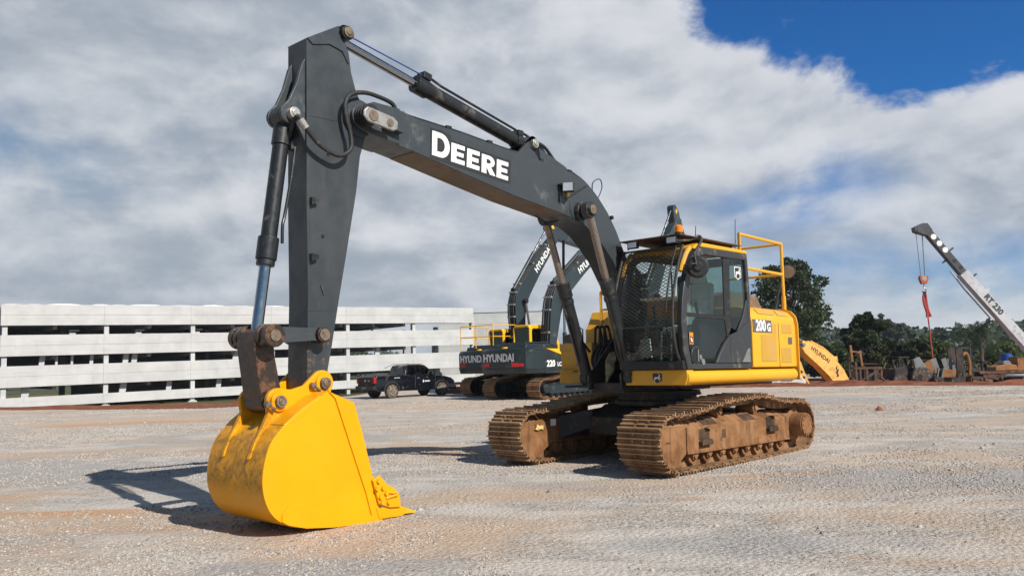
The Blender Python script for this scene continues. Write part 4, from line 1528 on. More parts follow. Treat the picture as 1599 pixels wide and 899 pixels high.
# yellow platform rail behind the cab
mb = MB()
rr = .026
top, midz, lo = 3.36, 2.85, 2.27
xf, xr = -.42, -1.93
yl, yr = 1.28, .25
mb.tube([(xf, yl, 2.95), (xf, yl, top), (xr, yl, top)], rr, 8)
mb.tube([(xr, yl, lo), (xr, yl, top)], rr, 8)
mb.tube([(xf - .15, yl, midz), (xr, yl, midz)], rr, 8)
mb.tube([(xr, yl, top), (xr, yr, top)], rr * .8, 8)
mb.tube([(xr, yl, midz), (xr, yr, midz)], rr * .8, 8)
mb.tube([(xr, yr, lo), (xr, yr, top)], rr, 8)
mb.cyl((xr, yl, lo), (xr, yl, lo + .22), .036, 10)
mb.build('guard_rail', M['yellow'], EXC)
mb = MB()
mb.tube([(-.48, 1.18, 3.1), (-.56, 1.16, 3.62)], .006, 6)
mb.build('antenna', M['black'], EXC)

# --- boom -----------------------------------------------------------------
BW = .215
top_l = [(5.83, 4.165), (5.47, 4.215), (5.29, 4.19), (5.18, 4.165), (4.40, 4.145), (3.72, 4.105), (3.1, 4.085), (2.61, 4.05), (2.33, 4.03), (2.11, 3.98), (1.90, 3.89), (1.70, 3.755), (1.50, 3.58), (1.30, 3.34), (1.13, 3.07), (.86, 2.60), (.56, 2.10), (.36, 1.86)]
bot_l = [(.30, 1.62), (.40, 1.54), (.54, 1.60), (.63, 1.73), (.81, 2.08), (1.12, 2.53), (1.42, 2.90), (1.66, 3.10), (1.86, 3.24), (2.08, 3.335), (2.33, 3.395), (2.54, 3.425), (3.51, 3.525), (4.40, 3.655), (5.19, 3.775), (5.57, 3.825)]
mb = MB()
mb.prism(top_l + bot_l + [(5.80, 3.86)], -BW, BW)
boom = mb.build('boom', M['grey'], EXC, 0.008)
# head fork plates, foot tube
mb = MB()
hp = [(5.42, 4.205), (5.78, 4.20), (5.93, 4.13)] + arc(5.93, 4.0, .13, 80, -80, 8) + [(5.80, 3.84), (5.42, 3.81)]
for y in (-.245, .205):
    mb.prism(hp, y, y + .04)
mb.prism([(5.66, 3.99), (5.44, 3.95), (5.44, 3.91), (5.68, 3.94)], .245, .33)
mb.build('boom_head', M['grey'], boom, 0.006)
mb = MB()
mb.ycyl(.42, 1.72, -.265, .265, .16, 28)
mb.build('boom_foot', M['grey'], boom, 0.006)
# added underside plate: bounce light painted as brown-grey, with rust patches
mb = MB()
ub = [(2.54, 3.4245), (3.51, 3.5245), (4.40, 3.6545), (5.19, 3.7745)]
mb.prism(ub + [(x, z - .006) for x, z in reversed(ub)], -BW + .012, BW - .012)
mb.build('bounce_light_plate', paint('rusty_bounce_lit_underside', (.14, .108, .078), .8, (.17, .07, .028), .25, 2.2, var=.15), boom)
# top rail lines (hoses in steel pipes)
for y, dz in ((.13, .035), (.06, .03), (-.06, .03), (-.14, .035)):
    pth = [(x, y, z + dz) for x, z in top_l[2:13]]
    hose(pth, .019, boom, M['grey_dark'], 4, 'oil_pipe')
for x in (4.6, 3.9, 2.9, 2.3):
    z = np.interp(x, [p[0] for p in reversed(top_l)], [p[1] for p in reversed(top_l)])
    mb = MB()
    mb.box(x - .04, x + .04, -.17, .17, z - .002, z + .062)
    mb.build('pipe_clamp', M['grey_dark'], boom, 0.006)
# arm cylinder bracket
mb = MB()
bk = [(3.42, 4.08), (3.16, 4.31)] + arc(3.06, 4.30, .10, 150, 20, 6) + [(2.40, 4.12), (2.10, 3.97), (2.9, 4.05)]
for y in (-.15, .10):
    mb.prism(bk, y, y + .05)
mb.build('cylinder_bracket', M['grey'], boom, 0.006)
pin(boom, 3.06, 4.30, -.20, .20, .062, M['steel'])
# boom pins
mb = MB()
mb.ycyl(5.93, 4.0, .245, .40, .105, 24)
for k in range(3):
    mb.ycyl(5.93, 4.0, .262 + .04 * k, .282 + .04 * k, .115, 24)
mb.build('pin_boss', M['black'], boom, 0.004)
mb = MB()
mb.prism([(6.00, 4.06), (5.66, 4.02), (5.60, 3.98), (5.60, 3.90), (5.66, 3.865), (6.0, 3.90), (6.05, 3.95), (6.05, 4.01)], .40, .43)
ro = mb.build('pin_retainer', M['steel'], boom, 0.02, seg=3)
for (x, z, r) in ((5.93, 3.975, .06), (5.71, 3.945, .045)):
    mb = MB()
    mb.ycyl(x, z, .43, .438, r, 20)
    mb.build('retainer_bolt', M['pinbrown'], ro, 0.003)
# boom cylinder pin at the knee
mb = MB()
mb.ycyl(2.20, 3.50, -.46, .46, .078, 24)
mb.ycyl(2.20, 3.50, -.30, .30, .125, 28)
mb.build('knee_pin', M['grey_dark'], boom, 0.006)
for y0, y1 in ((.46, .475), (-.475, -.46)):
    mb = MB()
    mb.ycyl(2.20, 3.50, y0, y1, .066, 20)
    mb.build('pin_cap', M['pinbrown'], boom, 0.004)
mb = MB()
mb.ycyl(2.22, 3.54, BW - .002, BW + .012, .18, 32)
mb.build('boss_plate', M['grey'], boom, 0.004)
# work light on the boom
mb = MB()
mb.bar((2.62, .24, 3.58), (2.62, .24, 3.80), .05, .012, (0, 1, 0))
mb.box(2.56, 2.66, .225, .30, 3.79, 3.815)
wl = mb.build('work_light', M['black'], boom)
mb = MB()
mb.obox((2.56, .33, 3.77), (.09, .15, .13), Matrix.Rotation(.5, 3, 'Z'))
mb.build('lamp_housing', M['black'], wl, 0.012)
mb = MB()
mb.obox((2.605, .354, 3.77), (.006, .13, .11), Matrix.Rotation(.5, 3, 'Z'))
mb.build('lamp_glass', M['lamp_glass'], wl)
mb = MB()
mb.box(2.50, 2.54, .26, .30, 3.66, 3.71)
mb.build('lamp_plug', M['hull_yellow'], wl)
hose([(2.56, .28, 3.72), (2.52, .26, 3.60), (2.46, .24, 3.66), (2.2, .235, 3.80), (2.0, .225, 3.90)], .006, boom)
# black block plate near the cab end and weld seam
mb = MB()
mb.prism([(1.30, 3.05), (1.12, 3.02), (.95, 2.72), (1.16, 2.62)], BW + .001, BW + .006)
mb.build('rubber_patch', M['black'], boom)
mb = MB()
mb.tube([(1.42, BW + .001, 3.10), (1.20, BW + .001, 3.17)], .007, 6)
mb.tube([(5.22, BW + .001, 4.15), (5.22, BW + .001, 3.79)], .004, 6)
mb.build('weld_seam', M['grey'], boom)
# hoses on top near the knee
for k, y in enumerate((.06, -.02, -.09)):
    hose([(3.10, y, 4.22 + .02 * k), (2.95, y, 4.36 + .03 * k), (2.72, y, 4.34 + .02 * k), (2.48, y, 4.17), (2.2, y, 4.05)], .022, boom)
hose([(3.36, .05, 4.40), (3.15, .02, 4.46), (2.95, .03, 4.40), (2.75, .05, 4.24), (2.5, .06, 4.13)], .018, boom)
for k, y in enumerate((.14, .07, 0)):
    hose([(2.25, y, 4.06), (1.95, y, 3.96), (1.62, y, 3.75), (1.32, y, 3.44), (1.05, y, 3.02), (.75, y, 2.5)], .022, boom)
hose([(1.70, .1, 3.80), (1.78, .16, 3.98), (1.66, .2, 4.05), (1.56, .16, 3.94), (1.66, .12, 3.72)], .008, boom, paint('blue_hose', (.02, .04, .12), .5))
hose([(2.75, -.1, 3.42), (2.6, -.02, 3.34), (2.42, .04, 3.38)], .010, boom)
mb = MB()
mb.cyl((1.42, .20, 3.52), (1.42, .24, 3.52), .03, 10)
mb.build('grease_fitting', M['black'], boom)

# boom lettering: dark backing and white slab letters
def quadmap(q):
    """q: tl,tr,br,bl in (x,z)"""
    (a, b, c, d) = [Vector((p[0], p[1])) for p in q]
    return lambda u, v: (d * (1 - u) * (1 - v) + c * u * (1 - v) + b * u * v + a * (1 - u) * v)


def E_polys():
    t = .26
    return [[(0, 0), (.95, 0), (.95, .225), (.36, .225), (.36, .385), (.86, .385), (.86, .60), (.36, .60), (.36, .775), (.93, .775), (.93, 1), (0, 1)]]


def D_polys():
    o = [(0, 0), (.48, 0)] + [(.48 + .52 * math.sin(R(a)), .5 - .5 * math.cos(R(a))) for a in range(15, 166, 15)] + [(.48, 1), (0, 1)]
    i = [(.28, .215), (.46, .215)] + [(.46 + .26 * math.sin(R(a)), .5 - .285 * math.cos(R(a))) for a in range(15, 166, 15)] + [(.46, .785), (.28, .785)]
    return ('ring', o, i)


def letter_mesh(mb, polys, qm, y0, y1):
    if polys[0] == 'ring':
        _, o, i = polys
        ro, ri = [qm(*p) for p in o], [qm(*p) for p in i]
        n = len(ro)
        vs = [(p.x, a, p.y) for a in (y0, y1) for rg in (ro, ri) for p in rg]
        fs = []
        for k in range(n):
            j = (k + 1) % n
            fs += [(k, j, n + j, n + k), (2 * n + k, 3 * n + k, 3 * n + j, 2 * n + j), (k, 2 * n + k, 2 * n + j, j), (n + k, n + j, 3 * n + j, 3 * n + k)]
        mb.add(vs, fs)
    else:
        for p in polys:
            mb.prism([tuple(qm(*c)) for c in p], y0, y1)


LET = {'D': [(4.92, 4.075), (4.645, 4.062), (4.655, 3.775), (4.93, 3.79)],
       'E1': [(4.62, 3.995), (4.385, 3.985), (4.40, 3.755), (4.63, 3.768)],
       'E2': [(4.36, 3.978), (4.135, 3.968), (4.15, 3.738), (4.375, 3.75)],
       'R': [(4.112, 3.958), (3.87, 3.948), (3.875, 3.715), (4.123, 3.73)],
       'E3': [(3.845, 3.94), (3.62, 3.93), (3.637, 3.70), (3.858, 3.712)]}
mb = MB()
mb.prism([(4.945, 4.105), (4.77, 4.105), (4.64, 4.085), (4.61, 4.025), (3.59, 3.965), (3.605, 3.665), (4.62, 3.728), (4.66, 3.735), (4.955, 3.755)], BW, BW + .0035)
lb = mb.build('logo_backing', M['decal_dark'], boom)
mb = MB()
letter_mesh(mb, D_polys(), quadmap(LET['D']), BW + .0035, BW + .006)
for k in ('E1', 'E2', 'E3'):
    letter_mesh(mb, E_polys(), quadmap(LET[k]), BW + .0035, BW + .006)
q = quadmap(LET['R'])
Rb = ('ring', [(0, .40), (.55, .40)] + [(.55 + .38 * math.sin(R(a)), .70 - .30 * math.cos(R(a))) for a in range(15, 166, 15)] + [(.55, 1), (0, 1)],
      [(.34, .575), (.52, .575)] + [(.52 + .13 * math.sin(R(a)), .69 - .115 * math.cos(R(a))) for a in range(15, 166, 15)] + [(.52, .805), (.34, .805)])
letter_mesh(mb, Rb, q, BW + .0035, BW + .006)
letter_mesh(mb, [[(0, 0), (.34, 0), (.34, .3995), (0, .3995)], [(.34, .3995), (.42, .26), (.60, 0), (1.0, 0), (.68, .3995)]], q, BW + .0035, BW + .006)
mb.build('lettering', M['white'], lb)

# --- boom lift cylinders --------------------------------------------------
for s in (1, -1):
    y = s * .385
    P0, P1 = Vector((2.20, y, 3.50)), Vector((1.30, y, 1.22))
    d = (P1 - P0).normalized()
    L = (P1 - P0).length
    mb = MB()
    mb.cyl(P0 + d * 1.02, P1, .088, 24)
    mb.cyl(P0 + d * .98, P0 + d * 1.20, .105, 24)
    mb.cyl(P0 + d * 1.24, P0 + d * 1.30, .098, 24)
    mb.ycyl(P1.x, P1.z, y - .06, y + .06, .11, 20)
    off = Vector((.10, 0, .03))
    mb.tube([P0 + d * 1.15 + off * .9, P0 + d * 1.3 + off * 1.2, P1 - d * .2 + off * 1.2], .018, 8)
    bc = mb.build('boom_cylinder', M['grey_dark'], EXC, 0.005)
    mb = MB()
    mb.cyl(P0 + d * .10, P0 + d * 1.0, .052, 20)
    mb.build('cylinder_rod', M['chrome_dusty'], bc)
    mb = MB()
    mb.ycyl(P0.x, P0.z, y - .05, y + .05, .115, 24)
    mb.build('rod_eye', M['grey_dark'], bc, 0.006)
hose([(1.9, -.30, 3.2), (1.75, -.42, 2.5), (1.6, -.42, 2.0), (1.2, -.40, 1.6)], .02, EXC)

# --- stick (arm) ----------------------------------------------------------
SW = .165
stick_o = [(6.57, 4.69), (6.20, 4.925)] + arc(6.10, 4.87, .075, 100, -10, 6) + [(6.05, 4.68), (6.02, 4.48), (5.96, 4.30), (5.86, 4.12), (5.80, 4.0), (5.82, 3.86), (5.90, 3.60), (5.95, 3.2), (6.06, 2.60), (6.155, 2.10), (6.24, 1.62), (6.29, 1.37)] + arc(6.41, 1.25, .13, 170, 330, 8) + [(6.53, 1.40), (6.525, 2.1), (6.55, 3.0), (6.56, 3.9)]
mb = MB()
mb.prism(stick_o, -SW, SW)
stick = mb.build('stick', M['stick'], EXC, 0.008)
mb = MB()
mb.prism([(6.57, 4.69), (6.20, 4.925)] + arc(6.10, 4.87, .09, 100, -10, 6) + [(6.09, 4.75), (6.06, 4.55), (6.14, 4.67), (6.30, 4.70), (6.50, 4.64)], SW - .001, SW + .014)
mb.prism([(6.57, 4.69), (6.20, 4.925)] + arc(6.10, 4.87, .09, 100, -10, 6) + [(6.09, 4.75), (6.06, 4.55), (6.14, 4.67), (6.30, 4.70), (6.50, 4.64)], -SW - .014, -SW + .001)
mb.build('ear_plate', M['grey'], stick, 0.006)
mb = MB()
mb.ycyl(6.10, 4.87, -.22, .225, .075, 22)
mb.build('pin_sleeve', M['black'], stick, 0.004)
pin(stick, 6.10, 4.87, -.235, .245, .058, M['pinbrown'])
mb = MB()
for y in (-.235, SW + .002):
    mb.ycyl(5.93, 4.0, y, y + .028, .20, 32)
mb.build('boom_pin_boss', M['grey'], stick, 0.006)
mb = MB()
ear = [(6.56, 4.50), (6.60, 4.42), (6.66, 4.20), (6.74, 4.02)] + arc(6.73, 3.88, .10, 50, -130, 8) + [(6.60, 3.72), (6.55, 3.62)]
for y in (-.14, .09):
    mb.prism(ear, y, y + .045)
mb.build('cylinder_bracket', M['grey'], stick, 0.005)
pin(stick, 6.71, 3.88, -.19, .20, .06, M['steel'])
for (x, z) in ((6.49, 3.02), (6.485, 2.46)):
    mb = MB()
    mb.prism([(x + .03, z + .05), (x - .05, z + .04), (x - .05, z), (x + .03, z - .03)], SW, SW + .05)
    mb.build('hose_clip', M['grey_dark'], stick, 0.004)
mb = MB()
mb.obox((6.36, SW + .006, 2.16), (.016, .012, .10), Matrix.Rotation(.35, 3, 'Y'))
mb.build('weld_lug', M['grey_dark'], stick)
mb = MB()
for z in (3.9, 1.95):
    mb.tube([(6.535 if z < 3 else 6.555, SW + .0005, z), (6.18 if z < 3 else 5.90, SW + .0005, z + .02)], .004, 6)
mb.build('weld_seam', M['grey'], stick)
for (x, z) in ((6.30, 3.55), (6.36, 2.70)):
    mb = MB()
    mb.ycyl(x, z, SW, SW + .012, .016, 8)
    mb.build('plug', M['grey_dark'], stick)
# links pivots on the stick
mb = MB()
mb.ycyl(6.43, 1.71, -.31, .31, .075, 22)
mb.build('link_pin', M['link'], stick, 0.006)
hose([(6.73, .27, 3.83), (6.63, .28, 3.71), (6.48, .28, 3.585), (6.26, .28, 3.52), (6.11, .28, 3.61), (6.10, .27, 3.76), (6.15, .27, 3.92), (6.17, .27, 4.08), (6.09, .26, 4.20), (5.90, .24, 4.27), (5.70, .22, 4.28), (5.50, .2, 4.26), (5.44, .2, 4.19)], .024, stick)
hose([(6.74, -.02, 3.86), (6.62, -.2, 3.7), (6.45, -.24, 3.58), (6.22, -.25, 3.6), (6.12, -.24, 3.9), (6.0, -.22, 4.2), (5.7, -.16, 4.28), (5.45, -.14, 4.2)], .022, stick)
mb = MB()
mb.cyl((6.70, .27, 3.80), (6.64, .28, 3.72), .034, 10)
mb.build('hose_fitting', M['steel'], stick)
# --- arm cylinder ---------------------------------------------------------
P0, P1 = Vector((3.06, 0, 4.30)), Vector((6.10, 0, 4.87))
d = (P1 - P0).normalized()
mb = MB()
mb.ycyl(3.06, 4.30, -.09, .09, .11, 20)
mb.cyl(P0 + d * .08, P0 + d * 1.92, .085, 26)
mb.cyl(P0 + d * 1.78, P0 + d * 1.97, .105, 26)
mb.cyl(P0 + d * .10, P0 + d * .22, .10, 24)
upv = Vector((0, 0, 1)) - d * d.z
upv.normalize()
for yy in (.045, -.045):
    mb.tube([P0 + d * .25 + upv * .12 + Vector((0, yy, 0)), P0 + d * 1.6 + upv * .12 + Vector((0, yy, 0)), P0 + d * 1.78 + upv * .14 + Vector((0, yy, 0))], .017, 8)
mb.box(3.17, 3.27, -.08, .08, 4.40, 4.47)
mb.obox(P0 + d * 1.84 + upv * .14, (.12, .14, .08), Matrix.Rotation(-math.atan2(d.z, d.x), 3, 'Y'))
ac = mb.build('arm_cylinder', M['grey_dark'], EXC, 0.005)
mb = MB()
mb.cyl(P0 + d * 1.95, P1 - d * .05, .050, 22)
mb.build('cylinder_rod', M['chrome'], ac)
mb = MB()
mb.tube([P0 + d * 1.9 + Vector((0, .05, .12)), P1 - d * .08 + Vector((0, .05, .08))], .008, 6)
mb.build('blue_line', paint('blue_plastic_line', (.02, .06, .26), .5), ac)
# --- bucket cylinder ------------------------------------------------------
P0, P1 = Vector((6.71, 0, 3.88)), Vector((6.985, 0, 1.69))
d = (P1 - P0).normalized()
mb = MB()
mb.ycyl(P0.x, P0.z, -.085, .085, .115, 20)
mb.cyl(P0 + d * .05, P0 + d * 1.42, .078, 26)
mb.cyl(P0 + d * .12, P0 + d * .30, .092, 26)
mb.cyl(P0 + d * 1.24, P0 + d * 1.46, .100, 26)
mb.cyl(P0 + d * 1.44, P0 + d * 1.52, .088, 26)
for yy in (.06,):
    o1 = Vector((-.06, yy, 0))
    mb.tube(smooth_path([P0 + d * .28 + o1 * 1.7, P0 + d * .6 + o1 * 1.7, P0 + d * 1.0 + o1 * 1.5, P0 + d * 1.12 + o1 * 1.2 + Vector((0, .03, 0)), P0 + d * 1.3 + o1 * 1.6], 5), .017, 8)
mb.obox(P0 + d * .30 + Vector((-.09, .06, 0)), (.07, .09, .09), Matrix.Identity(3))
bcy = mb.build('bucket_cylinder', M['grey_dark'], EXC, 0.005)
mb = MB()
mb.cyl(P0 + d * 1.5, P1 - d * .05, .055, 22)
mb.build('cylinder_rod', M['chrome'], bcy)
hose([(6.70, .10, 3.72), (6.72, .18, 3.80), (6.73, .27, 3.83)], .02, bcy)
# --- linkage --------------------------------------------------------------
for s in (1, -1):
    mb = MB()
    y0 = s * .215
    y1 = s * .275
    o = [(7.07, 1.61), (7.07, 1.76), (6.98, 1.775), (6.5, 1.775)] + arc(6.43, 1.71, .085, 75, -75, 6) + [(6.50, 1.655), (6.9, 1.625), (6.98, 1.60)]
    mb.prism(o, min(y0, y1), max(y0, y1))
    mb.build('rocker_link', M['grey_worn'], EXC, 0.008)
mb = MB()
mb.ycyl(6.985, 1.69, -.34, .33, .082, 24)
for y in (-.33, -.24, -.16, .14):
    mb.ycyl(6.985, 1.69, y, y + .06, .11, 24)
mb.ycyl(6.985, 1.69, .275, .335, .108, 24)
mb.build('pivot_pin', M['link'], EXC, 0.008)
for (x, z, y0, r) in ((6.985, 1.69, .335, .055), (6.43, 1.71, .31, .058)):
    mb = MB()
    mb.ycyl(x, z, y0, y0 + .012, r, 18)
    mb.build('pin_cap', M['pinbrown'], EXC, 0.004)
mb = MB()
lo_ = [(7.085, 1.74), (7.10, 1.62), (7.02, 1.14)] + arc(6.90, 1.09, .115, 20, -200, 10) + [(6.875, 1.5), (6.90, 1.74)]
mb.prism(lo_, -.16, .16)
mb.build('bucket_link', M['link'], EXC, 0.02)

# --- bucket ---------------------------------------------------------------
BH = .49
prof_b = smooth_path([(6.99, .87, 0), (7.12, .72, 0), (7.185, .50, 0), (7.18, .30, 0), (7.10, .12, 0), (6.95, .005, 0), (6.75, -.05, 0), (6.45, -.085, 0), (6.10, -.105, 0), (5.86, -.11, 0)], 5)
prof_b = [(p.x, p.y) for p in prof_b]
topp = [(6.52, 1.19), (6.78, 1.02)]
side = [(6.52, 1.165), (6.22, 1.05), (6.12, .76), (5.98, .28), (5.87, -.11)] + list(reversed(prof_b))[1:] + [(6.80, 1.0)]
mb = MB()
for y in (BH - .022, -BH):
    mb.prism(side, y, y + .022)
bucket = mb.build('bucket', M['bucket'], EXC, 0.005)
# back sheet with thickness
sheet = [(6.52, 1.165), (6.80, 1.0)] + prof_b
mb = MB()
outer = [Vector(p) for p in sheet]
inn = []
for i, p in enumerate(outer):
    a, b = outer[max(i - 1, 0)], outer[min(i + 1, len(outer) - 1)]
    t = (b - a).normalized()
    nrm = Vector((t.y, -t.x))
    if nrm.dot(Vector((6.4, .45)) - p) < 0:
        nrm = -nrm
    inn.append(p + nrm * .02)
mb.prism([tuple(p) for p in outer] + [tuple(p) for p in reversed(inn)], -BH + .012, BH - .012)
mb.build('back_sheet', M['bucket'], bucket, 0.0, angle=50)
# heel wear band just proud of the lower back
low = [(p[0], p[1]) for p in prof_b if p[1] < .06]
# side wear plate edge line, cutting-edge strip
mb = MB()
strip = [(6.515, 1.17), (6.22, 1.05), (6.12, .76), (5.98, .28), (5.875, -.105), (5.99, -.105), (6.10, .28), (6.24, .72), (6.40, 1.12)]
strip = [(6.515, 1.168), (6.22, 1.052), (6.12, .76), (5.98, .28), (5.872, -.108), (5.985, -.108), (6.075, .18), (6.25, .62), (6.44, 1.10)]
mb.prism(strip, BH, BH + .014)
mb.prism(strip, -BH - .014, -BH)
mb.build('side_edge', M['bucket'], bucket, 0.004)
mb = MB()
wear = [(5.99, -.06), (6.10, .055), (6.50, .03), (6.83, .17), (6.93, .165), (6.995, .10), (7.0, .04), (6.93, -.0), (6.75, -.052), (6.45, -.087), (6.10, -.107), (5.99, -.107)]
mb.prism(wear, BH, BH + .015)
mb.prism(wear, -BH - .015, -BH)
mb.build('wear_plate', M['bucket'], bucket, 0.004)
# ears
ear = arc(6.41, 1.24, .135, 200, 20, 8)[::-1]
ear = [(6.33, 1.10)] + arc(6.41, 1.245, .125, 215, 60, 8) + [(6.62, 1.225), (6.76, 1.19)] + arc(6.895, 1.085, .125, 110, -20, 8) + [(7.0, .98), (7.045, .88), (7.12, .76), (7.19, .58), (7.12, .60), (6.97, .86), (6.78, 1.0), (6.50, 1.15)]
for y0 in (.205, -.255):
    mb = MB()
    mb.prism(ear, y0, y0 + .05)
    mb.build('ear', M['bucket'], bucket, 0.008)
for y0, y1 in ((.255, .285), (-.285, -.255)):
    for (x, z) in ((6.41, 1.245), (6.895, 1.085)):
        mb = MB()
        mb.ycyl(x, z, y0, y1, .09, 24)
        mb.build('ear_boss', M['bucket'], bucket, 0.006)
for (x, z) in ((6.41, 1.245), (6.895, 1.085)):
    pin(bucket, x, z, -.32, .32, .056, M['pinbrown'])
    mb = MB()
    mb.tube([(x + .12, .295, z - .03), (x + .06, .30, z - .07)], .015, 8)
    mb.ycyl(x + .13, z - .02, .262, .30, .03, 10)
    mb.build('retaining_bolt', M['pinbrown'], bucket)
# gusset plates from the ears outwards to the sides, top
mb = MB()
mb.prism([(6.60, 1.135), (6.80, 1.02), (6.98, .885), (6.97, .865), (6.79, .99), (6.59, 1.115)], .26, BH - .004)
mb.prism([(6.60, 1.135), (6.80, 1.02), (6.98, .885), (6.97, .865), (6.79, .99), (6.59, 1.115)], -BH + .004, -.26)
mb.build('shoulder_plate', M['bucket'], bucket, 0.004)
# lip, teeth and side cutters
mb = MB()
mb.prism([(5.90, -.075), (5.90, -.112), (5.74, -.114), (5.70, -.10), (5.76, -.07)], -BH, BH)
lip = mb.build('cutting_edge', M['bucket'], bucket, 0.004)
for k in range(5):
    y = -.46 + k * .23
    mb = MB()
    mb.prism([(5.96, .03), (5.92, -.085), (5.64, -.095), (5.58, -.075), (5.58, -.015), (5.68, .015), (5.80, .03)], y - .052, y + .052)
    ad = mb.build('tooth_adapter', M['bucket'], bucket, 0.008)
    mb = MB()
    vs = [(5.585, y - .042, -.018), (5.585, y + .042, -.018), (5.585, y + .042, -.08), (5.585, y - .042, -.08), (5.43, y - .034, -.072), (5.43, y + .034, -.072), (5.43, y + .034, -.088), (5.43, y - .034, -.088)]
    mb.add(vs, [(0, 1, 2, 3), (7, 6, 5, 4), (0, 4, 5, 1), (1, 5, 6, 2), (2, 6, 7, 3), (3, 7, 4, 0)])
    mb.build('tooth', M['yellow'], ad, 0.005)
for s in (1, -1):
    mb = MB()
    y0, y1 = (BH + .014, BH + .045) if s > 0 else (-BH - .045, -BH - .014)
    o = [(6.02, .30), (5.93, .34), (5.85, .25), (5.75, .20), (5.675, .11), (5.665, .0), (5.80, .01), (5.94, .06)]
    mb.prism(o, y0, y1)
    sc = mb.build('side_cutter', M['bucket'], bucket, 0.010)
    mb = MB()
    yo = y1 if s > 0 else y0
    for (x, z) in ((5.955, .285), (5.975, .215), (5.90, .215), (5.93, .13), (5.86, .16), (5.91, .075), (5.83, .07)):
        mb.ycyl(x, z, yo - .002, yo + .022, .022, 6)
    mb.tube([(5.86, yo, .17), (5.72, yo + .012 * s, .145)], .016, 6)
    mb.tube([(5.86, yo, .11), (5.72, yo + .012 * s, .13)], .014, 6)
    mb.build('cutter_bolts', M['bucket'], sc)


# ------------------------------------------------------------------ parked excavators behind
def seg_outline(path, widths):
    """outline of a tapering bar along a 2-D path"""
    L_, R_ = [], []
    n = len(path)
    for i, p in enumerate(path):
        p = Vector(p)
        a, b = Vector(path[max(i - 1, 0)]), Vector(path[min(i + 1, n - 1)])
        t = (b - a).normalized()
        nn = Vector((-t.y, t.x))
        L_.append(tuple(p + nn * widths[i] / 2))
        R_.append(tuple(p - nn * widths[i] / 2))
    return L_ + R_[::-1]


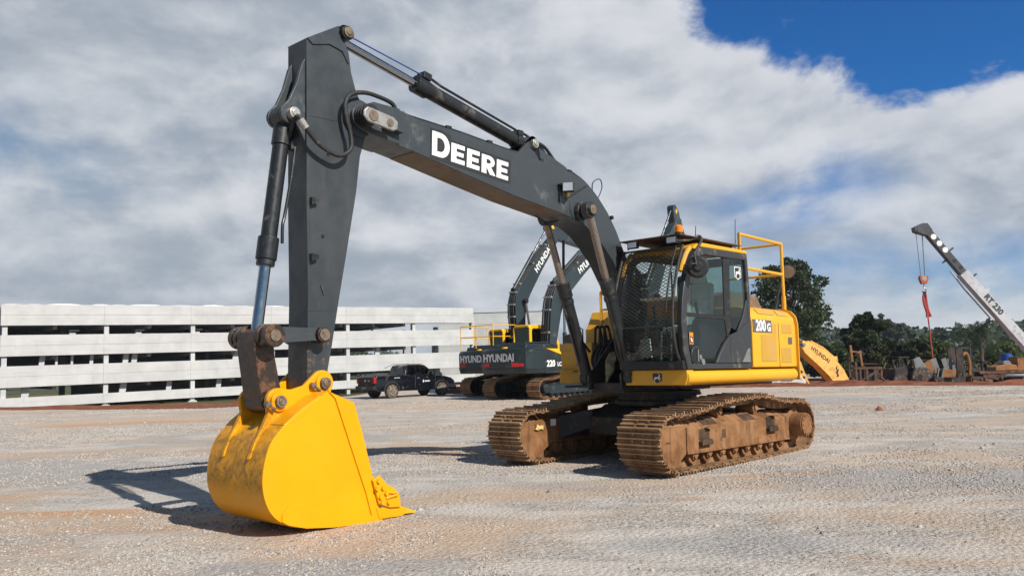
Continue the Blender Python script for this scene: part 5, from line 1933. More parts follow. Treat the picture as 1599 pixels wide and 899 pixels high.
def parked_excavator(loc, heading, chord, stick_ang, label, rail=True, mirror_arm=True):
    root = thing('parked_excavator', label, 'excavator', loc, math.pi / 2 - heading, 'parked dark green and yellow excavators')
    for s in (1, -1):
        track(root, s, False, 'shoe_rust', 'hull')
    mb = MB()
    mb.box(-.9, .9, -1.0, 1.0, .40, .78)
    mb.cyl((0, 0, .78), (0, 0, 1.0), .62, 32)
    mb.build('chassis', M['grease'], root, 0.02)
    # counterweight: rounded rear
    o = [(-1.55, -1.36), (-2.25, -1.36), (-2.55, -1.18), (-2.72, -.7), (-2.76, 0), (-2.72, .7), (-2.55, 1.18), (-2.25, 1.36), (-1.55, 1.36)]
    mb = MB()
    mb.prism(o, 1.22, 1.92, 'xy')
    mb.prism([(x * .985, y * .97) for x, y in o], 1.02, 1.22, 'xy', o2=[(x, y) for x, y in o])
    mb.prism(o, 1.92, 2.02, 'xy', o2=[(x * .97, y * .95) for x, y in o])
    cw = mb.build('counterweight', M['hull'], root, 0.03, seg=3)
    mb = MB()
    mb.prism([(x - .012 if x < -2 else x, y * 1.008) for x, y in o], 1.20, 1.235, 'xy')
    mb.build('rear_trim', M['black'], cw)
    text('HYUNDAI', (-2.768, .06, 1.64), (0, -1, 0), (0, 0, 1), .42, M['silver'], cw, .013, stretch=.88)
    for s in (1, -1):
        mb = MB()
        p0, p1 = Vector((-2.60, s * 1.08, 0)), Vector((-2.735, s * .60, 0))
        q = [(p0.x - .02, p0.y, 1.30), (p1.x - .02, p1.y, 1.30), (p1.x - .02, p1.y, 1.46), (p0.x - .02, p0.y, 1.42)]
        mb.add(q + [(a + .05, b, c) for a, b, c in q], [(0, 1, 2, 3), (7, 6, 5, 4), (0, 4, 5, 1), (1, 5, 6, 2), (2, 6, 7, 3), (3, 7, 4, 0)])
        mb.build('tail_reflector', M['red_lens'], cw, 0.006)
    mb = MB()
    mb.cyl((-2.45, 0, 2.01), (-2.45, 0, 2.08), .12, 16)
    mb.build('lifting_eye', M['hull_yellow'], cw)
    # house sides
    mb = MB()
    mb.box(-1.55, 1.05, -1.34, 1.34, 1.0, 1.16)
    mb.prism([(-1.55, 1.16), (1.0, 1.16), (-.45, 1.70), (-1.55, 1.97)], -1.34, -.36)
    mb.prism([(-1.55, 1.16), (-.2, 1.16), (-.2, 1.97), (-1.55, 1.98)], -.36, 1.34)
    bd_ = mb.build('body', M['hull'], root, 0.02)
    mb = MB()
    mb.prism([(1.02, 1.165), (1.02, 1.62), (.55, 1.88), (-.2, 1.96), (-1.50, 1.985), (-.45, 1.705)], -1.335, -.36)
    mb.build('side_panel', M['hull_yellow'], root, 0.02)
    text('220', (-1.22, -1.343, 1.38), (1, 0, 0), (0, 0, 1), .34, M['white'], bd_, .012)
    text('LC-9', (-.60, -1.343, 1.35), (1, 0, 0), (0, 0, 1), .22, M['white'], bd_, .006)
    mb = MB()
    mb.prism([(-.35, 1.98), (-2.30, 2.0), (-2.22, 2.18), (-.5, 2.20)], -.95, .98)
    mb.prism([(-2.1, 2.18), (-2.0, 2.26), (-.6, 2.28), (-.5, 2.20)], -.75, .78)
    mb.build('engine_hood', M['hull'], root, 0.05, seg=3)
    # cab
    co = [(1.30, 1.10), (1.55, 1.5), (1.50, 2.2), (1.15, 2.92), (.95, 3.0), (-.38, 3.0), (-.48, 2.9), (-.48, 1.10)]
    ci = [(1.18, 1.25), (1.40, 1.55), (1.35, 2.15), (1.03, 2.76), (.88, 2.85), (-.26, 2.85), (-.33, 2.76), (-.33, 1.25)]
    mb = MB()
    ring(mb, co, ci, .36, .44)
    ring(mb, co, ci, 1.24, 1.32)
    mb.box(-.48, 1.0, .44, 1.24, 2.90, 3.02)
    mb.box(-.48, -.36, .44, 1.24, 1.1, 2.2)
    cb = mb.build('cab', M['hull_yellow'], root, 0.05, seg=3)
    mb = MB()
    mb.box(-.44, -.42, .47, 1.21, 2.2, 2.88)
    mb.build('rear_window', M['glass_dark'], cb)
    for y in (.39, 1.28):
        mb = MB()
        mb.prism([(x * .99, z) for x, z in ci], y, y + .012)
        mb.build('side_window', M['glass_dark'], cb)
    mb = MB()
    wpt = [(1.25, 1.2), (1.47, 1.52), (1.43, 2.18), (1.09, 2.84)]
    mb.add([(x, y, z) for y in (.44, 1.24) for x, z in wpt], [(i, i + 1, 5 + i, 4 + i) for i in range(3)])
    mb.build('windshield', M['glass_dark'], cb)
    mb = MB()
    mb.box(-.1, .55, .6, 1.08, 1.2, 1.9)
    mb.box(-.2, .0, .58, 1.1, 1.8, 2.55)
    mb.build('seat', M['black'], cb, 0.04)
    if mirror_arm:
        mb = MB()
        mb.tube([(.95, -1.30, 1.16), (.95, -1.32, 2.75), (.6, -1.3, 2.9)], .03, 8)
        mb.tube([(.95, -1.30, 1.75), (.2, -1.3, 1.8)], .024, 8)
        rl = mb.build('mirror_post', M['black'], root)
        mb = MB()
        mb.cyl((-.12, -1.42, 2.28), (-.05, -1.40, 2.28), .26, 28)
        mb.cyl((.2, -1.34, 2.1), (-.06, -1.40, 2.28), .02, 6)
        mb.build('round_mirror', M['black'], rl, 0.01)
    if rail:
        mb = MB()
        for y in (1.30, .30, -.80):
            mb.tube([(-2.35, y * .96, 2.12), (-2.35, y * .96, 3.12)], .019, 8)
        for x in (-1.45, -.6):
            mb.tube([(x, 1.27, 2.08), (x, 1.27, 3.12)], .019, 8)
        for z in (3.12, 2.62):
            mb.tube([(-.5, 1.27, z), (-2.35, 1.25, z), (-2.35, -.77, z), (-.6, -1.0, z)], .019, 8)
        mb.build('guard_rail', M['hull_yellow'], root)
    # boom: gooseneck rotated about its foot
    fx, fz = .25, 1.62
    ca, sa = math.cos(chord), math.sin(chord)

    def B(p):
        return (fx + p[0] * ca - p[1] * sa, fz + p[0] * sa + p[1] * ca)
    cl = [(0, 0), (.85, .48), (1.65, .92), (2.15, 1.12), (2.55, 1.20), (3.05, 1.13), (4.4, .78), (5.7, .40), (6.8, .02)]
    wd = [.34, .52, .68, .78, .82, .78, .62, .50, .30]
    mb = MB()
    mb.prism([B(p) for p in seg_outline(cl, wd)], -.20, .20)
    bm_ = mb.build('boom', M['hull_boom'], root, 0.012)
    mid = B((5.0, .60))
    dv = Vector((B((5.7, .40))[0] - B((4.4, .78))[0], 0, B((5.7, .40))[1] - B((4.4, .78))[1])).normalized()
    up2 = Vector((-dv.z, 0, dv.x))
    text('HYUNDAI', (mid[0], -.203, mid[1]), dv, up2, .40, M['white'], bm_, .010, stretch=.95)
    off = [(p[0] - .0, p[1] + w / 2 + .05) for p, w in zip(cl, wd)]
    for y in (-.16, -.06, .05, .15):
        hose([(B((p[0] - (.22 if i < 4 else .0), p[1]))[0], y, B((p[0] - (.22 if i < 4 else 0.0), p[1]))[1]) for i, p in enumerate(off)][:8], .035, bm_, M['rubber'], 4, 'hose', 6)
    for p, w in list(zip(cl, wd))[1:8]:
        q = B((p[0] - (.14 if p[0] < 2.5 else -.05), p[1] + w / 2 + .06))
        mb = MB()
        mb.box(q[0] - .06, q[0] + .06, -.21, .21, q[1] - .035, q[1] + .035)
        mb.build('hose_clamp', M['steel'], bm_)
    k = B((2.45, 1.05))
    mb = MB()
    mb.ycyl(k[0], k[1], -.42, .42, .11, 18)
    mb.build('knee_pin', M['black'], bm_)
    for s in (1, -1):
        P0, P1 = Vector((k[0], s * .33, k[1])), Vector((.95, s * .33, 1.25))
        d = (P1 - P0).normalized()
        mb = MB()
        mb.cyl(P0 + d * 1.5, P1, .09, 14)
        bc_ = mb.build('boom_cylinder', M['hull_boom'], root)
        mb = MB()
        mb.cyl(P0, P0 + d * 1.5, .055, 12)
        mb.build('cylinder_rod', M['chrome'], bc_)
    tip = B((6.8, .02))
    # stick
    cs, ss = math.cos(stick_ang), math.sin(stick_ang)

    def S(p):
        return (tip[0] + p[0] * cs - p[1] * ss, tip[1] + p[0] * ss + p[1] * cs)
    so = [(-.85, .12), (-.80, .0), (-.35, -.18), (.2, -.30), (.7, -.25), (2.8, -.14), (2.95, 0), (2.8, .12), (.8, .22), (.1, .36), (-.35, .42), (-.80, .28)]
    mb = MB()
    mb.prism([S(p) for p in so], -.17, .17)
    sk_ = mb.build('stick', M['hull_boom'], root, 0.012)
    mb = MB()
    a = S((-.50, .10))
    mb.prism([S((-.62, .22)), S((-.50, .10)), S((-.36, .16)), S((-.48, .30))], -.176, -.172)
    mb.build('sticker', M['hull_yellow'], sk_)
    # arm cylinder between boom back and stick tail
    q0 = B((2.75, 1.70))
    q1 = S((-.72, .14))
    d = Vector((q1[0] - q0[0], 0, q1[1] - q0[1]))
    mb = MB()
    mb.cyl((q0[0], 0, q0[1]), (q0[0] + d.x * .58, 0, q0[1] + d.z * .58), .09, 14)
    ac_ = mb.build('arm_cylinder', M['hull_boom'], root)
    mb = MB()
    mb.cyl((q0[0] + d.x * .58, 0, q0[1] + d.z * .58), (q1[0], 0, q1[1]), .055, 12)
    mb.build('cylinder_rod', M['chrome'], ac_)
    mb = MB()
    for y in (-.12, .08):
        mb.prism([B((2.35, 1.55)), B((2.75, 1.78)), B((2.87, 1.68)), B((3.15, 1.45))], y, y + .04)
    mb.build('cylinder_bracket', M['hull_boom'], bm_)
    # bucket cylinder and bucket
    c0, c1 = S((.1, .55)), S((2.15, .50))
    mb = MB()
    mb.cyl((c0[0], 0, c0[1]), ((c0[0] + c1[0]) / 2, 0, (c0[1] + c1[1]) / 2), .085, 12)
    mb.cyl(((c0[0] + c1[0]) / 2, 0, (c0[1] + c1[1]) / 2), (c1[0], 0, c1[1]), .05, 12)
    mb.prism([S((-.1, .3)), S((.05, .62)), S((.2, .55)), S((.3, .28))], -.1, .1)
    mb.prism([S((2.2, .55)), S((2.05, .45)), S((2.3, .0)), S((2.42, .05))], -.24, .24)
    mb.prism([S((2.1, .58)), S((2.2, .42)), S((3.0, .48)), S((2.95, .62))], -.12, .12)
    mb.build('bucket_cylinder', M['hull_boom'], root, 0.01)
    ob = [(2.78, -.14), (3.0, -.35), (3.7, -.75), (4.1, -.62), (4.25, -.1), (4.05, .45), (3.6, .72), (3.1, .66), (2.85, .2)]
    mb = MB()
    for y in (-.55, .52):
        mb.prism([S(p) for p in ob], y, y + .03)
    sh = [(3.7, -.75), (4.1, -.62), (4.25, -.1), (4.05, .45), (3.6, .72), (3.1, .66)]
    mb.prism([S(p) for p in sh] + [S((p[0] * .985 + .05, p[1] * .95)) for p in reversed(sh)], -.52, .52)
    mb.build('bucket', M['hull_boom'], root, 0.01)
    return root


HD = R(42)
parked_excavator((1.28, 34.4, 0), HD, R(50), R(-35), 'dark green excavator parked behind the front machine, nearer of the pair, side marked 220', False)
parked_excavator((.12, 38.0, 0), HD, R(64), R(-10), 'dark green excavator farthest left beyond the pair, its boom raised steeply', True, False)
x3 = parked_excavator((6.35, 37.6, 0), R(40), R(70), R(-64), 'dark excavator hidden behind the cab, only its arm tip with a yellow sticker showing', False, False)


# ------------------------------------------------------------------ black pickup
def pickup():
    root = thing('pickup_truck', 'black single cab pickup truck with dusty wheels parked before the white building', 'pickup truck', (-5.02, 38.85, 0), R(40))
    W = .80
    lower = [(-2.20, .42), (-2.26, .55), (-2.25, .70), (-2.22, .98), (-2.16, 1.03), (-.62, 1.03), (-.55, 1.02), (.2, .99), (1.05, .98), (1.55, .93), (1.95, .83), (2.14, .68), (2.18, .45), (2.10, .28), (-2.05, .32)]
    sec_n = 5
    # body lofted across the width with rounded flanks
    mb = MB()
    ys = [-W, -W + .03, -W + .12, W - .12, W - .03, W]
    sc = [.965, .99, 1.0, 1.0, .99, .965]
    n = len(lower)
    vs = []
    for y, s in zip(ys, sc):
        for x, z in lower:
            vs.append((x * (s ** .7), y, .62 + (z - .62) * s))
    fs = [tuple(range(n)), tuple(range(6 * n - 1, 5 * n - 1, -1))]
    for j in range(5):
        for i in range(n):
            fs.append((j * n + i, j * n + (i + 1) % n, (j + 1) * n + (i + 1) % n, (j + 1) * n + i))
    mb.add(vs, fs)
    body = mb.build('body', M['truck'], root, 0.012, angle=40)
    # cabin
    lo = [(-.62, 1.0), (1.10, .97)]
    mb = MB()
    bx = [(-.66, 1.0), (1.15, .96), (.52, 1.46), (.25, 1.50), (-.30, 1.50), (-.50, 1.45)]
    wb = [.77, .77, .60, .60, .60, .61]
    mb.add([(x, w, z) for (x, z), w in zip(bx, wb)] + [(x, -w, z) for (x, z), w in zip(bx, wb)],
           [(0, 1, 2, 3, 4, 5), (11, 10, 9, 8, 7, 6)] + [(i, i + 6, (i + 1) % 6 + 6, (i + 1) % 6) for i in range(6)])
    cabn = mb.build('cabin', M['truck'], root, 0.03, seg=3)
    # windows
    for s in (1, -1):
        def wp_(x, z, s=s):
            t = (z - .98) / (1.48 - .98)
            return (x, s * (.77 - .168 * t + .006), z)
        for o in ([(.98, 1.03), (.48, 1.41), (.02, 1.43), (.02, 1.03)], [(-.04, 1.03), (-.04, 1.43), (-.38, 1.42), (-.50, 1.10), (-.50, 1.03)]):
            mb = MB()
            a = [wp_(x, z) for x, z in o]
            k = len(a)
            mb.add(a + [(p[0], p[1] - s * .012, p[2]) for p in a], [tuple(range(k)), tuple(range(2 * k - 1, k - 1, -1))] + [(i, i + k, (i + 1) % k + k, (i + 1) % k) for i in range(k)])
            mb.build('side_window', M['glass_dark'], cabn)
        mb = MB()
        mb.tube([(.45, s * .57, 1.52), (-.45, s * .57, 1.535), (-.9, s * .6, 1.36)], .018, 6)
        mb.build('roof_rail', M['rim'], cabn)
        mb = MB()
        mb.box(.78, .90, s * .80 - .06, s * .80 + .06, 1.0, 1.14)
        mb.build('wing_mirror', M['black'], cabn, 0.02)
    mb = MB()
    q = [(-.63, .56, 1.07), (-.63, -.56, 1.07), (-.535, -.50, 1.41), (-.535, .50, 1.41)]
    mb.add([(a - .012, b, c) for a, b, c in q] + [(a + .02, b, c) for a, b, c in q], [(0, 1, 2, 3), (7, 6, 5, 4), (0, 4, 5, 1), (1, 5, 6, 2), (2, 6, 7, 3), (3, 7, 4, 0)])
    mb.build('rear_window', M['glass_dark'], cabn)
    mb = MB()
    q = [(1.10, .66, 1.02), (1.10, -.66, 1.02), (.56, -.54, 1.44), (.56, .54, 1.44)]
    mb.add([(a + .012, b, c + .012) for a, b, c in q] + [(a - .02, b, c - .02) for a, b, c in q], [(0, 1, 2, 3), (7, 6, 5, 4), (0, 4, 5, 1), (1, 5, 6, 2), (2, 6, 7, 3), (3, 7, 4, 0)])
    mb.build('windshield', M['glass_dark'], cabn)
    # rear: tailgate, lamps, bumper, plate
    mb = MB()
    mb.box(-2.285, -2.24, -.62, .62, .60, .98)
    tg = mb.build('tailgate', M['truck'], body, 0.015)
    mb = MB()
    mb.cyl((-2.287, .0, .82), (-2.293, 0, .82), .055, 20)
    mb.box(-2.292, -2.286, -.42, -.22, .80, .83)
    mb.build('badge', M['silver'], tg)
    for s in (1, -1):
        mb = MB()
        mb.prism([(s * .63, .68), (s * .80, .70), (s * .795, .97), (s * .65, .96)], -2.285, -2.10, 'yz')
        mb.build('tail_light', M['red_lens'], body, 0.02)
        mb = MB()
        mb.prism([(1.95, .62), (2.16, .62), (2.10, .76), (1.85, .80)], s * .60, s * .775)
        mb.build('headlight', M['lamp_glass'], body, 0.02)
        for x in (1.38, -1.37):
            mb = MB()
            arc_o = [(x + .43 * math.cos(R(a)), .33 + .43 * math.sin(R(a))) for a in range(-5, 186, 12)]
            arc_i = [(x + .35 * math.cos(R(a)), .33 + .35 * math.sin(R(a))) for a in range(185, -6, -12)]
            mb.prism(arc_o + arc_i, s * .765, s * .825)
            mb.build('fender_flare', M['black'], body, 0.01)
            mb = MB()
            mb.ycyl(x, .33, s * .70, s * .80, .345, 28)
            mb.build('wheel_well', M['black'], body)
            mb = MB()
            mb.ycyl(x, .31, s * .63, s * .845, .31, 32)
            wl_ = mb.build('wheel', M['tyre'], root, 0.03, seg=3)
            mb = MB()
            mb.ycyl(x, .31, s * .846, s * .853, .205, 28)
            for k in range(5):
                a = R(72 * k + 18)
                mb.cyl((x + .04 * math.cos(a), s * .858, .31 + .04 * math.sin(a)), (x + .18 * math.cos(a), s * .858, .31 + .18 * math.sin(a)), .026, 6)
            mb.ycyl(x, .31, s * .853, s * .868, .05, 14)
            mb.build('rim', M['rim'], wl_)
    mb = MB()
    mb.box(-2.36, -2.10, -.80, .80, .40, .58)
    bp = mb.build('rear_bumper', M['black'], body, 0.03)
    mb = MB()
    mb.box(-2.366, -2.36, -.20, .20, .44, .55)
    mb.build('licence_plate', M['scrap_grey'], bp)
    mb = MB()
    mb.box(1.9, 2.26, -.78, .78, .28, .52)
    mb.build('front_bumper', M['black'], body, 0.05)
    # dark sheet painted for the shade in the open bed; door decal
    mb = MB()
    mb.box(-2.1, -.78, -.62, .62, 1.026, 1.036)
    mb.build('bed_shade_sheet', M['black'], body)
    mb = MB()
    mb.box(.30, .36, -.812, -.803, .66, .78)
    mb.box(.40, .72, -.812, -.803, .69, .745)
    mb.box(-1.25, -.95, -.812, -.80, .90, .925)
    mb.build('door_decal', M['silver'], body)
    mb = MB()
    for x in (-.12, 1.0):
        mb.box(x, x + .008, -.806, -.802, .45, 1.0)
    mb.box(-.02, .12, -.82, -.804, .86, .89)
    mb.build('door_gap', M['rim'], body)


pickup()


# ------------------------------------------------------------------ crane
def crane():
    Yc = 55.0
    root = thing('mobile_crane', 'white rough terrain crane with dark raised boom tip and marking RT 230', 'crane')
    tip, mid, base = Vector((27.95, 55, 9.72)), Vector((30.5, 55, 6.35)), Vector((36.6, 55, -1.6 + .4))
    d = (base - tip).normalized()
    upn = Vector((-d.z, 0, d.x))
    if upn.z < 0:
        upn = -upn

    def seg(p0, p1, h, w, name, mat, parent, bev=.02):
        mb = MB()
        mb.bar(p0, p1, w, h)
        return mb.build(name, mat, parent, bev)
    b1 = seg(mid - d * .3, mid + d * 9.2, .64, .56, 'main_boom', M['crane_white'], root)
    b2 = seg(tip + d * .2, mid + d * .4, .48, .44, 'inner_boom', M['crane_dark'], root)
    mb = MB()
    for k in range(3):
        p = tip + d * (.85 + .58 * k)
        mb.cyl(p + Vector((0, -.232, 0)), p + Vector((0, -.24, 0)), .19, 20)
    mb.build('white_disc', M['white'], b2)
    mb = MB()
    for k in (2.95, 3.55):
        p = tip + d * k
        mb.cyl(p + Vector((0, -.232, 0)), p + Vector((0, -.238, 0)), .13, 16)
    mb.build('dark_disc', M['black'], b2)
    mb = MB()
    hd = [tip + d * .5 + upn * .28, tip + upn * .34 - d * .1, tip + upn * .1 - d * .30, tip - upn * .50 - d * .42 + Vector((-.08, 0, 0)), tip - upn * .66 - d * .14 + Vector((-.08, 0, 0)), tip + d * .5 - upn * .28]
    mb.prism([(p.x, p.z) for p in hd], Yc - .24, Yc + .24)
    mb.cyl((tip.x - .40, Yc - .28, tip.z - .22), (tip.x - .40, Yc + .28, tip.z - .22), .18, 20)
    mb.build('boom_head', M['crane_dark'], b2, 0.03)
    mb = MB()
    for k, sg in ((2.3, 1), (4.6, 1), (2.6, -1)):
        p = tip + d * k
        mb.bar(p + upn * sg * .25, p + upn * sg * .62, .1, .1)
    mb.build('sheave_bracket', M['crane_dark'], b2)
    # strut along the underside of the white section
    mb = MB()
    mb.tube([mid - upn * .5 - d * .9, mid - upn * .62 + d * .5, mid - upn * .62 + d * 3.2], .05, 6)
    mb.build('fly_jib_strut', M['crane_white'], b1)
    mid_t = mid + d * 2.55 + upn * .05
    text('RT 230', tuple(mid_t + Vector((0, -.284, 0))), d, upn, .54, M['decal_dark'], b1, .024)
    p = mid + d * 6.1
    mb = MB()
    mb.cyl(p + Vector((0, -.45, -.1)), p + Vector((0, .45, -.1)), .22, 18)
    mb.build('lift_pivot', M['crane_white'], b1)
    mb = MB()
    mb.cyl(p + Vector((0, 0, -.2)), (34.4, 55, -1.0), .17, 16)
    mb.build('lift_cylinder', M['scrap_grey'], root)
    mb = MB()
    q = mid + d * 1.6 + upn * .5
    mb.cyl(q, q + Vector((0, -.12, 0)), .16, 16)
    mb.build('boom_lamp', M['lamp_glass'], b1)
    # cables, hook block
    hx, hz = 27.70, 6.25
    mb = MB()
    for x0, x1 in ((-.66, -.16), (-.16, .10), (-.13, .12)):
        mb.tube([(tip.x + x0 * .8, Yc, tip.z - .35), (hx + x1, Yc, hz + .15)], .022, 5)
    mb.build('hoist_rope', M['scrap_grey'], root)
    mb = MB()
    mb.prism([(hx - .26, hz + .22), (hx + .26, hz + .22), (hx + .30, hz), (hx + .18, hz - .34), (hx - .18, hz - .34), (hx - .30, hz)], Yc - .14, Yc + .14)
    hb = mb.build('hook_block', M['red_paint'], root, 0.03)
    mb = MB()
    mb.cyl((hx, Yc - .145, hz + .02), (hx, Yc - .155, hz + .02), .17, 18)
    mb.build('sheave', M['steel'], hb)
    mb = MB()
    mb.tube([(hx, Yc, hz - .34), (hx, Yc, hz - .62)], .035, 8)
    mb.tube([(hx + .13 * math.sin(R(a)), Yc, hz - .78 + .15 * math.cos(R(a))) for a in range(0, 300, 25)], .045, 8)
    mb.build('hook', M['steel'], hb)
    # carrier, mostly beyond the frame
    mb = MB()
    mb.box(32.6, 41.5, 53.8, 56.2, -1.1, -.2)
    mb.box(34.2, 37.6, 53.9, 56.1, -.2, .5)
    mb.build('carrier', M['crane_white'], root, 0.06)
    mb = MB()
    mb.box(38.0, 40.0, 53.4, 54.7, -.2, 1.5)
    mb.build('operator_cab', M['crane_white'], root, 0.1)
    mb = MB()
    mb.box(38.2, 39.8, 53.37, 53.4, .4, 1.35)
    mb.build('cab_window', M['glass_dark'], root)
    for x in (34.2, 39.6):
        for y in (53.6, 56.4):
            mb = MB()
            mb.cyl((x, y - .3, -1.05), (x, y + .3, -1.05), .78, 24)
            w_ = mb.build('wheel', M['tyre'], root, 0.08)
            mb = MB()
            mb.cyl((x, y - .31, -1.05), (x, y + .31, -1.05), .38, 18)
            mb.build('rim', M['crane_white'], w_)
    # sling hanging from the hook
    sl = thing('lifting_sling', 'red lifting sling hanging from the hook of the white crane', 'sling', (hx, Yc, hz - .9))
    mb = MB()
    pts = [(0, 0, 0), (.06, 0, -.35), (.10, .02, -.8), (.16, 0, -1.25), (.27, 0, -1.55), (.29, 0, -1.66)]
    pts2 = [(0.02, 0, 0), (-.09, 0, -.35), (-.05, 0, -.85), (.08, 0, -1.35), (.06, 0, -1.68)]
    mb.tube(smooth_path(pts, 4), .10, 8)
    mb.tube(smooth_path(pts2, 4), .085, 8)
    mb.build('sling_band', M['red'], sl)
    mb = MB()
    mb.tube(smooth_path([(.12, 0, -1.5), (.17, 0, -2.6), (.20, 0, -3.6), (.24, 0, -4.4)], 4), .045, 6)
    mb.build('sling_tail', M['red'], sl)
    mb = MB()
    mb.cyl((0, 0, .05), (.03, 0, -.35), .11, 10)
    mb.build('sling_eye', M['decal_dark'], sl)


crane()


# ------------------------------------------------------------------ faded boom lying behind the berm
def px_pt(u, v, Y):
    """yard helper: metres for a bearing u and drop v measured on site at range Y"""
    return (u, Y, v)


def old_boom():
    root = thing('loose_excavator_boom', 'faded orange yellow excavator boom standing on the ground behind the red dirt mound', 'excavator boom', (15.7, 42.0, 0), .5)
    # curved boom in the x,z plane, y thickness
    outer = [(14.3, 2.15), (14.9, 2.0), (15.7, 1.62), (16.35, 1.15), (16.85, .62), (17.15, .10), (17.35, -.7)]
    inner = [(16.55, -.7), (16.30, -.2), (15.85, .32), (15.25, .84), (14.75, 1.22), (14.40, 1.52), (14.22, 1.80)]
    mb = MB()
    mb.prism(outer + inner, -.24, .24)
    b = mb.build('boom', M['old_yellow'], root, 0.02)
    b.scale = (1.12, 1, 1)
    b.location = (-15.7 * 1.12, 0, 0)
    d = (Vector((16.0, 0, .96)) - Vector((14.75, 0, 1.78))).normalized()
    text('HYUNDAI', (15.36, -.244, 1.40), d, Vector((-d.z, 0, d.x)), .30, M['decal_dark'], b, .008)
    mb = MB()
    mb.prism([(16.30, .70), (16.42, .86), (16.40, .62), (16.52, .66), (16.44, .46), (16.50, .30), (16.32, .22), (16.36, .42), (16.26, .44), (16.36, .58)], -.246, -.2405)
    mb.build('stain_mark', M['scrap_dark'], b)
    mb = MB()
    mb.tube([(14.9, -.1, 2.10), (15.7, -.1, 1.74), (16.3, -.1, 1.30), (16.6, -.1, 1.08)], .05, 6)
    mb.tube([(14.9, .1, 2.10), (15.7, .1, 1.74), (16.3, .1, 1.30)], .05, 6)
    mb.box(16.1, 16.5, -.2, .2, 1.14, 1.3)
    mb.build('oil_pipe', M['old_yellow'], b)
    mb = MB()
    for s in (-.32, .24):
        mb.prism([(16.62, .02), (16.85, .14), (17.0, -.2), (17.05, -.7), (16.84, -.7), (16.8, -.3)], s, s + .08)
    mb.build('fork_plate', M['old_yellow'], b, 0.01)
    mb = MB()
    mb.cyl((14.32, -.3, 1.92), (14.32, .3, 1.92), .09, 14)
    mb.tube([(14.0, 0, 2.4), (14.45, 0, 2.12)], .05, 8)
    mb.build('pin', M['scrap_grey'], b)
    st_ = thing('loose_excavator_stick', 'faded orange excavator arm leaning upright behind the hood beside the loose boom', 'excavator arm', (0, 41.6, 0))
    mb = MB()
    mb.prism([(13.95, 1.75), (14.20, 1.78), (14.60, .5), (15.02, -.6), (14.60, -.65), (14.25, .4)], -.16, .16)
    a = mb.build('arm', M['old_yellow'], st_, 0.02)
    mb = MB()
    mb.prism([(13.9, .9), (14.2, .2), (14.5, -.65), (13.4, -.65), (13.6, .3)], -.10, .10)
    mb.build('arm_web', M['scrap_orange'], st_, 0.02)
    mb = MB()
    for k in range(3):
        mb.obox((14.42 + .1 * k, -.164, .58 - .28 * k), (.14, .006, .12), Matrix.Rotation(.5, 3, 'Y'))
    mb.build('worn_mark', M['scrap_dark'], a)


old_boom()


